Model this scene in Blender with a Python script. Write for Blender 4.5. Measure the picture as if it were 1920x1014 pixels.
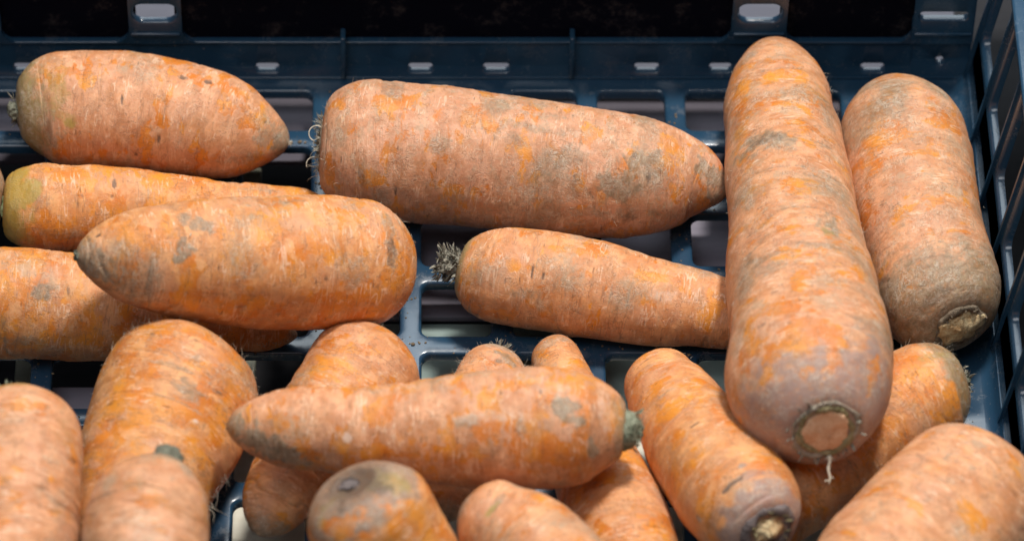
import bpy, bmesh, math, random
import numpy as np
from mathutils import Vector, Matrix

for o in list(bpy.data.objects): bpy.data.objects.remove(o)
scene = bpy.context.scene
COL = scene.collection
R = math.radians
U = 0.035 / 170            # one photo unit (about one pixel of the photograph at the crate floor) in metres
MM = 0.001

# ---------------------------------------------------------------- camera
ELEV = R(50); DIST = 8900 * U
cam_data = bpy.data.cameras.new('camera'); cam = bpy.data.objects.new('camera', cam_data); COL.objects.link(cam)
cam.location = (0, -DIST * math.cos(ELEV), DIST * math.sin(ELEV))
cam.rotation_euler = (R(90) - ELEV, 0, 0)
cam_data.sensor_width = 36; cam_data.lens = 36 * 8900 / 1920
cam_data.shift_x = (960 - 790) / 1920
cam_data.clip_start = 0.05; cam_data.clip_end = 50
cam_data.dof.use_dof = True; cam_data.dof.focus_distance = DIST - 0.028; cam_data.dof.aperture_fstop = 7.6
scene.camera = cam

# ---------------------------------------------------------------- world and light
world = bpy.data.worlds.new('World'); scene.world = world; world.use_nodes = True
bgn = world.node_tree.nodes['Background']; bgn.inputs[0].default_value = (0.80, 0.88, 1.0, 1); bgn.inputs[1].default_value = 0.15
def area(name, loc, target, size, watts, col):
    l = bpy.data.lights.new(name, 'AREA'); l.shape = 'RECTANGLE'; l.size = size[0]; l.size_y = size[1]
    l.energy = watts; l.color = col
    o = bpy.data.objects.new(name, l); COL.objects.link(o); o.location = loc
    o.rotation_euler = (Vector(target) - Vector(loc)).to_track_quat('-Z', 'Y').to_euler(); return o
area('stall_key_lamp', (0.36, 0.42, 1.70), (0.03, 0.0, 0), (0.22, 0.22), 35, (1.0, 0.95, 0.88))
area('rear_sheen_fill', (0.25, 1.25, 1.55), (0.03, 0.0, 0), (1.4, 0.8), 15, (0.86, 0.95, 1.0))  # unseen lamp added for sheen on the bars and light on carrot tops
area('front_fill', (-0.35, -0.50, 1.85), (0.03, 0.0, 0), (1.0, 0.8), 10, (0.97, 0.98, 1.0))  # unseen fill added in front to lift the carrots' undersides
scene.view_settings.view_transform = 'Standard'; scene.view_settings.look = 'None'
scene.view_settings.exposure = 0.0; scene.view_settings.gamma = 1

# ---------------------------------------------------------------- helpers
def link(name, me, mat=None, parent=None):
    o = bpy.data.objects.new(name, me); COL.objects.link(o)
    if mat: me.materials.append(mat)
    if parent: o.parent = parent
    return o
def obj(name, bm, mat=None, parent=None, smooth=True):
    me = bpy.data.meshes.new(name); bm.normal_update(); bm.to_mesh(me); bm.free()
    if smooth:
        for p in me.polygons: p.use_smooth = True
    return link(name, me, mat, parent)
def thing(name, label, cat, group=None, loc=(0, 0, 0)):
    o = bpy.data.objects.new(name, None); COL.objects.link(o); o.location = loc; o.empty_display_size = 0.01
    o['label'] = label; o['category'] = cat
    if group: o['group'] = group
    return o
def tag(o, label, cat, group=None):
    o['label'] = label; o['category'] = cat
    if group: o['group'] = group
    return o
def add_box(bm, x0, x1, y0, y1, z0, z1, bevel=0.0):
    r = bmesh.ops.create_cube(bm, size=1)
    vs = r['verts']
    for v in vs:
        v.co = Vector(((x0 + x1) / 2 + v.co.x * (x1 - x0), (y0 + y1) / 2 + v.co.y * (y1 - y0), (z0 + z1) / 2 + v.co.z * (z1 - z0)))
    if bevel:
        es = list({e for v in vs for e in v.link_edges})
        bmesh.ops.bevel(bm, geom=es, offset=bevel, segments=2, affect='EDGES', profile=0.5)
def harden(o, angle=40):
    m = o.modifiers.new('edge_split', 'EDGE_SPLIT'); m.split_angle = R(angle)

def tube(bm, pts, radii, seg=6):
    pts = [Vector(p) for p in pts]; rings = []
    up = Vector((0.3, 0.2, 0.9))
    for i, p in enumerate(pts):
        t = (pts[min(i + 1, len(pts) - 1)] - pts[max(i - 1, 0)]).normalized()
        a = t.cross(up).normalized(); b = t.cross(a)
        rings.append([bm.verts.new(p + (a * math.cos(2 * math.pi * k / seg) + b * math.sin(2 * math.pi * k / seg)) * radii[i]) for k in range(seg)])
    for i in range(len(rings) - 1):
        for k in range(seg):
            bm.faces.new((rings[i][k], rings[i][(k + 1) % seg], rings[i + 1][(k + 1) % seg], rings[i + 1][k]))
    bm.faces.new(rings[0][::-1]); bm.faces.new(rings[-1])

# ---------------------------------------------------------------- materials
class NT:
    """tiny node-tree builder"""
    def __init__(s, name):
        s.m = bpy.data.materials.new(name); s.m.use_nodes = True; s.t = s.m.node_tree
        s.b = s.t.nodes['Principled BSDF']
    def n(s, typ, **kw):
        x = s.t.nodes.new(typ)
        for k, v in kw.items(): setattr(x, k, v)
        return x
    def put(s, sock, v):
        if hasattr(v, 'is_output'): s.t.links.new(v, sock)
        else: sock.default_value = v
    def math(s, op, a, b=0.0, c=None, clamp=False):
        x = s.n('ShaderNodeMath', operation=op, use_clamp=clamp); s.put(x.inputs[0], a); s.put(x.inputs[1], b)
        if c is not None: s.put(x.inputs[2], c)
        return x.outputs[0]
    def mix(s, f, a, b, mode='MIX'):
        x = s.n('ShaderNodeMix', data_type='RGBA', blend_type=mode); s.put(x.inputs[0], f); s.put(x.inputs[6], a); s.put(x.inputs[7], b); return x.outputs[2]
    def step(s, v, lo, hi, o0=0.0, o1=1.0):
        x = s.n('ShaderNodeMapRange', interpolation_type='SMOOTHSTEP'); s.put(x.inputs[0], v)
        for i, q in enumerate((lo, hi, o0, o1)): s.put(x.inputs[i + 1], q)
        return x.outputs[0]
    def scale(s, v, k):
        x = s.n('ShaderNodeVectorMath', operation='MULTIPLY'); s.put(x.inputs[0], v); x.inputs[1].default_value = k; return x.outputs[0]
    def noise(s, v, sc, det=3, rough=0.5, dist=0.0):
        x = s.n('ShaderNodeTexNoise'); s.put(x.inputs['Vector'], v); x.inputs['Scale'].default_value = sc
        x.inputs['Detail'].default_value = det; x.inputs['Roughness'].default_value = rough; x.inputs['Distortion'].default_value = dist; return x.outputs[0]
    def bump(s, h, strength, dist, nrm=None):
        x = s.n('ShaderNodeBump'); s.put(x.inputs['Height'], h); x.inputs['Strength'].default_value = strength; x.inputs['Distance'].default_value = dist
        if nrm: s.t.links.new(nrm, x.inputs['Normal'])
        return x.outputs[0]

def carrot_material():
    q = NT('carrot_skin')
    at = q.n('ShaderNodeAttribute', attribute_name='rest'); P = at.outputs['Vector']           # centimetres: x along the root
    ma = q.n('ShaderNodeAttribute', attribute_name='mask_a'); sa = q.n('ShaderNodeSeparateColor'); q.put(sa.inputs[0], ma.outputs['Color'])
    grey, dark, orange, green = sa.outputs[0], sa.outputs[1], sa.outputs[2], ma.outputs['Alpha']
    mb = q.n('ShaderNodeAttribute', attribute_name='mask_b'); sb = q.n('ShaderNodeSeparateColor'); q.put(sb.inputs[0], mb.outputs['Color'])
    pale, ends, purple = sb.outputs[0], sb.outputs[1], sb.outputs[2]
    # a little warp so that nothing follows the grid
    wn = q.n('ShaderNodeTexNoise'); q.put(wn.inputs['Vector'], P); wn.inputs['Scale'].default_value = 1.6; wn.inputs['Detail'].default_value = 3
    wv = q.n('ShaderNodeVectorMath', operation='MULTIPLY_ADD'); q.put(wv.inputs[0], wn.outputs['Color']); wv.inputs[1].default_value = (0.55, 0.55, 0.55); q.put(wv.inputs[2], P)
    W = wv.outputs[0]
    # dusty film over bare orange skin, film stretched round the root
    film = q.noise(q.scale(W, (1.25, 0.8, 0.8)), 0.80, 6, 0.55)
    film2 = q.noise(q.scale(W, (2.2, 1.0, 1.0)), 1.5, 6, 0.65)
    fsum = q.math('ADD', q.math('MULTIPLY', film, 0.62), q.math('MULTIPLY', film2, 0.38))
    fsum = q.math('ADD', fsum, q.math('MULTIPLY', orange, -0.19))
    dust = q.step(fsum, 0.428, 0.470)
    hue = q.step(q.noise(P, 0.8, 3, 0.5), 0.35, 0.65)
    bare = q.mix(hue, (0.62, 0.175, 0.018, 1), (0.73, 0.270, 0.028, 1))
    tone = q.step(q.noise(q.scale(W, (1.7, 1.0, 1.0)), 1.1, 6, 0.62), 0.38, 0.62)
    dusty = q.mix(tone, (0.60, 0.230, 0.070, 1), (0.77, 0.365, 0.135, 1))
    dusty = q.mix(q.math('MULTIPLY', mb.outputs['Alpha'], 1.0), dusty, q.mix(tone, (0.52, 0.225, 0.115, 1), (0.74, 0.390, 0.245, 1)))
    c = q.mix(q.math('MULTIPLY', dust, 0.85), bare, dusty)
    # brownish, half rubbed film
    br = q.step(q.noise(q.scale(W, (1.1, 0.9, 0.9)), 1.3, 8, 0.72), 0.49, 0.62)
    c = q.mix(q.math('MULTIPLY', br, 0.42), c, (0.44, 0.205, 0.095, 1))
    pk = q.step(q.noise(q.scale(W, (1.0, 1.2, 1.2)), 0.55, 4, 0.5), 0.50, 0.66)
    c = q.mix(q.math('MULTIPLY', q.math('MULTIPLY', pk, dust), 0.45), c, (0.60, 0.29, 0.17, 1))
    tn = q.step(q.noise(q.scale(W, (1.2, 0.8, 0.8)), 0.9, 9, 0.74), 0.52, 0.63)
    c = q.mix(q.math('MULTIPLY', tn, q.step(grey, 0.02, 0.30, 0.16, 0.65)), c, (0.44, 0.30, 0.19, 1))
    # fine mottling
    fm = q.noise(q.scale(P, (1.0, 1.3, 1.3)), 9, 5, 0.75)
    c = q.mix(q.step(fm, 0.50, 0.70, 0.0, 0.16), c, (0.80, 0.47, 0.28, 1))
    c = q.mix(q.step(fm, 0.50, 0.32, 0.0, 0.20), c, (0.36, 0.150, 0.065, 1))
    # rings: pale broken transverse scratches
    tr = q.noise(q.scale(P, (1.0, 0.16, 0.16)), 4.2, 2, 0.45)
    trm = q.step(q.noise(q.scale(P, (1.0, 1.0, 1.0)), 1.1, 4, 0.7), 0.50, 0.60)
    tline = q.math('MULTIPLY', q.step(q.math('ABSOLUTE', q.math('SUBTRACT', tr, 0.5)), 0.035, 0.010), trm)
    tdark = q.math('MULTIPLY', q.step(q.math('ABSOLUTE', q.math('SUBTRACT', tr, 0.62)), 0.022, 0.006), q.math('SUBTRACT', 1.0, trm))
    c = q.mix(q.math('MULTIPLY', tline, 0.55), c, (0.86, 0.58, 0.40, 1))
    c = q.mix(q.math('MULTIPLY', tdark, 0.50), c, (0.30, 0.13, 0.06, 1))
    # fibres: thin wandering hair-like lines in two directions
    f1 = q.noise(q.scale(W, (1.0, 0.38, 0.38)), 5.0, 2, 0.5, 1.2)
    f2 = q.noise(q.scale(W, (0.30, 1.2, 1.2)), 4.8, 2, 0.5, 1.6)
    l1 = q.step(q.math('ABSOLUTE', q.math('SUBTRACT', f1, 0.5)), 0.045, 0.008)
    l2 = q.step(q.math('ABSOLUTE', q.math('SUBTRACT', f2, 0.5)), 0.045, 0.008)
    fmask = q.step(q.noise(P, 1.5, 5, 0.7), 0.43, 0.60)
    fib = q.math('MULTIPLY', q.math('MAXIMUM', l1, l2), fmask)
    fibg = q.math('MULTIPLY', fib, q.step(grey, 0.08, 0.5, 0.30, 1.0))
    c = q.mix(q.math('MULTIPLY', fibg, 0.42), c, (0.80, 0.58, 0.42, 1))
    shade = q.math('MULTIPLY', q.step(q.math('ABSOLUTE', q.math('SUBTRACT', f2, 0.58)), 0.035, 0.006), fmask)
    c = q.mix(q.math('MULTIPLY', shade, 0.6), c, (0.26, 0.13, 0.07, 1))
    # lenticels: short dark slits across the root
    vo = q.n('ShaderNodeTexVoronoi'); q.put(vo.inputs['Vector'], q.scale(P, (3.0, 0.62, 0.62))); vo.inputs['Scale'].default_value = 1.5
    vc = q.n('ShaderNodeSeparateColor'); q.put(vc.inputs[0], vo.outputs['Color'])
    slit = q.math('MULTIPLY', q.step(vo.outputs['Distance'], 0.17, 0.06), q.step(vc.outputs[0], 0.66, 0.74))
    slit = q.math('MULTIPLY', slit, q.step(fm, 0.40, 0.52))
    c = q.mix(q.math('MULTIPLY', slit, 0.72), c, (0.20, 0.10, 0.055, 1))
    vo2 = q.n('ShaderNodeTexVoronoi'); q.put(vo2.inputs['Vector'], q.scale(W, (2.2, 1.2, 1.2))); vo2.inputs['Scale'].default_value = 3.4
    vc2 = q.n('ShaderNodeSeparateColor'); q.put(vc2.inputs[0], vo2.outputs['Color'])
    speck = q.math('MULTIPLY', q.step(vo2.outputs['Distance'], 0.16, 0.05), q.step(vc2.outputs[1], 0.78, 0.84))
    c = q.mix(q.math('MULTIPLY', speck, 0.6), c, (0.24, 0.14, 0.09, 1))
    # soil film, green shoulder, bruised and dark places (masks live on the mesh)
    gn = q.noise(W, 7.0, 6, 0.72)
    gm = q.step(q.math('ADD', grey, q.math('MULTIPLY', q.math('SUBTRACT', gn, 0.5), 0.75)), 0.16, 0.80)
    gm = q.math('MULTIPLY', gm, q.step(orange, 0.45, 0.85, 1.0, 0.12))
    gm = q.math('MULTIPLY', gm, q.step(q.noise(q.scale(W, (1.6, 1.0, 1.0)), 3.2, 9, 0.8), 0.32, 0.54, 0.40, 1.0))
    gcol = q.mix(q.step(q.noise(q.scale(W, (2.2, 0.9, 0.9)), 2.6, 7, 0.72), 0.38, 0.64), (0.185, 0.130, 0.078, 1), (0.34, 0.255, 0.170, 1))
    gcol = q.mix(purple, gcol, (0.34, 0.235, 0.205, 1))
    c = q.mix(q.math('MULTIPLY', gm, 0.88), c, gcol)
    grm = q.step(q.math('ADD', green, q.math('MULTIPLY', q.math('SUBTRACT', gn, 0.5), 0.9)), 0.15, 0.9)
    c = q.mix(q.math('MULTIPLY', grm, 0.75), c, (0.36, 0.27, 0.055, 1))
    c = q.mix(q.math('MULTIPLY', fib, q.math('MULTIPLY', gm, 0.55)), c, (0.58, 0.48, 0.38, 1))
    dm = q.step(q.math('ADD', dark, q.math('MULTIPLY', q.math('SUBTRACT', gn, 0.5), 0.8)), 0.20, 0.85)
    c = q.mix(q.math('MULTIPLY', dm, 0.82), c, (0.10, 0.065, 0.045, 1))
    pm = q.step(q.math('ADD', pale, q.math('MULTIPLY', q.math('SUBTRACT', gn, 0.5), 0.8)), 0.2, 0.9)
    c = q.mix(q.math('MULTIPLY', pm, 0.7), c, (0.80, 0.62, 0.50, 1))
    q.put(q.b.inputs['Base Color'], c)
    q.put(q.b.inputs['Roughness'], q.step(dust, 0, 1, 0.38, 0.50))
    q.b.inputs['Specular IOR Level'].default_value = 0.42
    q.b.inputs['Subsurface Weight'].default_value = 0.10; q.b.inputs['Subsurface Radius'].default_value = (0.004, 0.0015, 0.0006); q.b.inputs['Subsurface Scale'].default_value = 1.0
    h = q.math('ADD', q.math('MULTIPLY', fib, 0.55), q.math('MULTIPLY', fm, 0.9))
    h = q.math('ADD', h, q.math('MULTIPLY', tline, 0.5)); h = q.math('ADD', h, q.math('MULTIPLY', shade, -0.5))
    h = q.math('ADD', h, q.math('MULTIPLY', slit, -1.6)); h = q.math('ADD', h, q.math('MULTIPLY', gm, 0.5)); h = q.math('ADD', h, q.math('MULTIPLY', gn, 1.0))
    h = q.math('ADD', h, q.math('MULTIPLY', dust, 0.3))
    q.put(q.b.inputs['Normal'], q.bump(h, 0.45, 0.0004))
    return q.m

def rough_mat(name, c0, c1, sc, rough=0.8, bump=0.6, bd=0.0006, spec=0.25):
    q = NT(name); tc = q.n('ShaderNodeTexCoord'); P = tc.outputs['Object']
    a = q.noise(P, sc, 5, 0.7); b = q.noise(P, sc * 4.3, 4, 0.7)
    q.put(q.b.inputs['Base Color'], q.mix(q.step(q.math('ADD', q.math('MULTIPLY', a, 0.6), q.math('MULTIPLY', b, 0.4)), 0.38, 0.62), c0, c1))
    q.b.inputs['Roughness'].default_value = rough; q.b.inputs['Specular IOR Level'].default_value = spec
    q.put(q.b.inputs['Normal'], q.bump(q.math('ADD', a, b), bump, bd)); return q.m

def plastic_mat(name, col, col2, r0, r1):
    q = NT(name); tc = q.n('ShaderNodeTexCoord'); P = tc.outputs['Object']
    a = q.noise(P, 30, 4, 0.6); b = q.noise(P, 420, 3, 0.6); d = q.step(q.noise(P, 90, 6, 0.75), 0.52, 0.72)
    c = q.mix(a, col, col2); c = q.mix(q.math('MULTIPLY', d, 0.22), c, (0.16, 0.15, 0.14, 1))
    sc = q.noise(q.scale(P, (1, .18, 1)), 260, 2, 0.5, 0.6); scr = q.math('MULTIPLY', q.step(q.math('ABSOLUTE', q.math('SUBTRACT', sc, 0.5)), 0.02, 0.004), q.step(q.noise(P, 40, 3, 0.6), 0.55, 0.68))
    c = q.mix(q.math('MULTIPLY', scr, 0.35 if r0 < 0.6 else 0.0), c, (0.13, 0.17, 0.22, 1))
    sp = q.step(q.noise(P, 700, 2, 0.5), 0.70, 0.76); c = q.mix(q.math('MULTIPLY', sp, 0.4 if r0 < 0.6 else 0.0), c, (0.3, 0.27, 0.23, 1))
    q.put(q.b.inputs['Base Color'], c); q.put(q.b.inputs['Roughness'], q.step(q.math('ADD', q.math('MULTIPLY', a, 0.5), q.math('MULTIPLY', d, 0.5)), 0.2, 0.8, r0, r1))
    q.b.inputs['Specular IOR Level'].default_value = 0.75 if r0 < 0.6 else 0.05
    q.put(q.b.inputs['Normal'], q.bump(b, 0.10, 0.0003)); return q.m

M_CARROT = carrot_material()
M_SCAR = rough_mat('cut_crown_flesh', (0.68, 0.37, 0.20, 1), (0.82, 0.54, 0.34, 1), 220)  # colour lightened to make up for the light missing on the scar
M_SCAR_YELLOW = rough_mat('dried_crown_flesh', (0.55, 0.32, 0.14, 1), (0.86, 0.70, 0.42, 1), 200, bump=1.0, bd=0.001)  # paler in the colour, as the scar faces away from the lamps
M_COLLAR = rough_mat('crown_collar', (0.15, 0.115, 0.08, 1), (0.36, 0.29, 0.21, 1), 330, bump=1.0, bd=0.001)
M_SOFT = rough_mat('worn_crown_collar', (0.20, 0.165, 0.12, 1), (0.40, 0.33, 0.26, 1), 200)
M_RING = rough_mat('bruised_crown_ring', (0.075, 0.06, 0.06, 1), (0.22, 0.18, 0.17, 1), 250)
M_RIM = rough_mat('crown_rim', (0.20, 0.18, 0.08, 1), (0.46, 0.38, 0.22, 1), 300, bump=1.0, bd=0.001)
M_STUB = rough_mat('dried_leaf_base', (0.11, 0.108, 0.078, 1), (0.28, 0.28, 0.21, 1), 300, bump=1.0, bd=0.001)
M_STUB_PALE = rough_mat('grey_green_leaf_base', (0.14, 0.155, 0.10, 1), (0.38, 0.40, 0.29, 1), 300, bump=1.0, bd=0.001)
M_STUB_GREEN = rough_mat('fresh_leaf_base', (0.16, 0.26, 0.07, 1), (0.50, 0.55, 0.30, 1), 300)
M_FLAKE = rough_mat('dried_leaf_scale', (0.07, 0.065, 0.05, 1), (0.38, 0.35, 0.28, 1), 300)
M_HAIR = rough_mat('root_hair', (0.42, 0.36, 0.27, 1), (0.72, 0.66, 0.54, 1), 200, bump=0.1)
M_BLUE = plastic_mat('blue_crate_plastic', (0.012, 0.038, 0.084, 1), (0.021, 0.068, 0.118, 1), 0.22, 0.40)
M_BLACK = plastic_mat('unlit_window_black', (0.002, 0.003, 0.008, 1), (0.003, 0.004, 0.011, 1), 0.85, 0.95)  # near-black colour that stands in for the unlit window openings

# ---------------------------------------------------------------- carrot shape
REF = np.array([0.0, -0.643, 0.766])

def _hash(ix, iy, iz, seed):
    h = (ix.astype(np.int64) * 374761393 + iy.astype(np.int64) * 668265263 + iz.astype(np.int64) * 2147483647 + seed * 974634777) & 0xFFFFFFFF
    h = ((h ^ (h >> 13)) * 1274126177) & 0xFFFFFFFF
    h = ((h ^ (h >> 16)) * 2246822519) & 0xFFFFFFFF
    h = h ^ (h >> 15)
    return (h & 0xFFFF) / 65535.0

def vnoise(p, seed=0):
    """smooth value noise, -1..1, p is (N,3)"""
    i = np.floor(p).astype(np.int64); f = p - i; f = f * f * (3 - 2 * f)
    out = 0
    for dx in (0, 1):
        for dy in (0, 1):
            for dz in (0, 1):
                w = (f[:, 0] if dx else 1 - f[:, 0]) * (f[:, 1] if dy else 1 - f[:, 1]) * (f[:, 2] if dz else 1 - f[:, 2])
                out = out + w * _hash(i[:, 0] + dx, i[:, 1] + dy, i[:, 2] + dz, seed)
    return out * 2 - 1

def fbm(p, seed=0, n=3):
    a = 0; w = 1.0; t = 0
    for k in range(n):
        a = a + w * vnoise(p * 2 ** k + 17.3 * k, seed + k); t += w; w *= 0.5
    return a / t

def sstep(a, b, x):
    t = np.clip((x - a) / (b - a), 0, 1); return t * t * (3 - 2 * t)

def spine(st, n):
    """st: (k,4) x y z r in mm, crown first.  Returns arc length, centres, radius at n samples"""
    st = np.array(st, float); k = len(st)
    d = np.r_[0, np.cumsum(np.linalg.norm(np.diff(st[:, :3], axis=0), axis=1))]
    m = np.zeros_like(st)
    for i in range(k):
        a, b = max(i - 1, 0), min(i + 1, k - 1)
        m[i] = (st[b] - st[a]) / (d[b] - d[a])
    q = np.linspace(0, 1, n)
    q = (0.30 * q + 0.70 * (0.5 - 0.5 * np.cos(np.pi * q))) * d[-1]      # denser at both ends
    j = np.clip(np.searchsorted(d, q, side='right') - 1, 0, k - 2)
    h = (d[j + 1] - d[j]); t = (q - d[j]) / h; h = h[:, None]; t = t[:, None]
    P = ((2 * t**3 - 3 * t**2 + 1) * st[j] + (t**3 - 2 * t**2 + t) * h * m[j]
         + (-2 * t**3 + 3 * t**2) * st[j + 1] + (t**3 - t**2) * h * m[j + 1])
    return q, P[:, :3], P[:, 3]

def frames(C):
    T = np.gradient(C, axis=0); T /= np.linalg.norm(T, axis=1)[:, None]
    E1 = REF - (T @ REF)[:, None] * T; E1 /= np.linalg.norm(E1, axis=1)[:, None]
    E2 = np.cross(T, E1)
    return T, E1, E2

def profile(s, R, L, a, c0, b, k):
    f = np.ones_like(s)
    q = np.clip(s / a, 0, 1)
    f *= c0 + (1 - c0) * (1 - (1 - q) ** 2.2) ** (1 / 2.2)
    q = np.clip((L - s) / b, 0, 1)
    f *= (1 - (1 - q) ** 2) ** k
    return R * f


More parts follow.
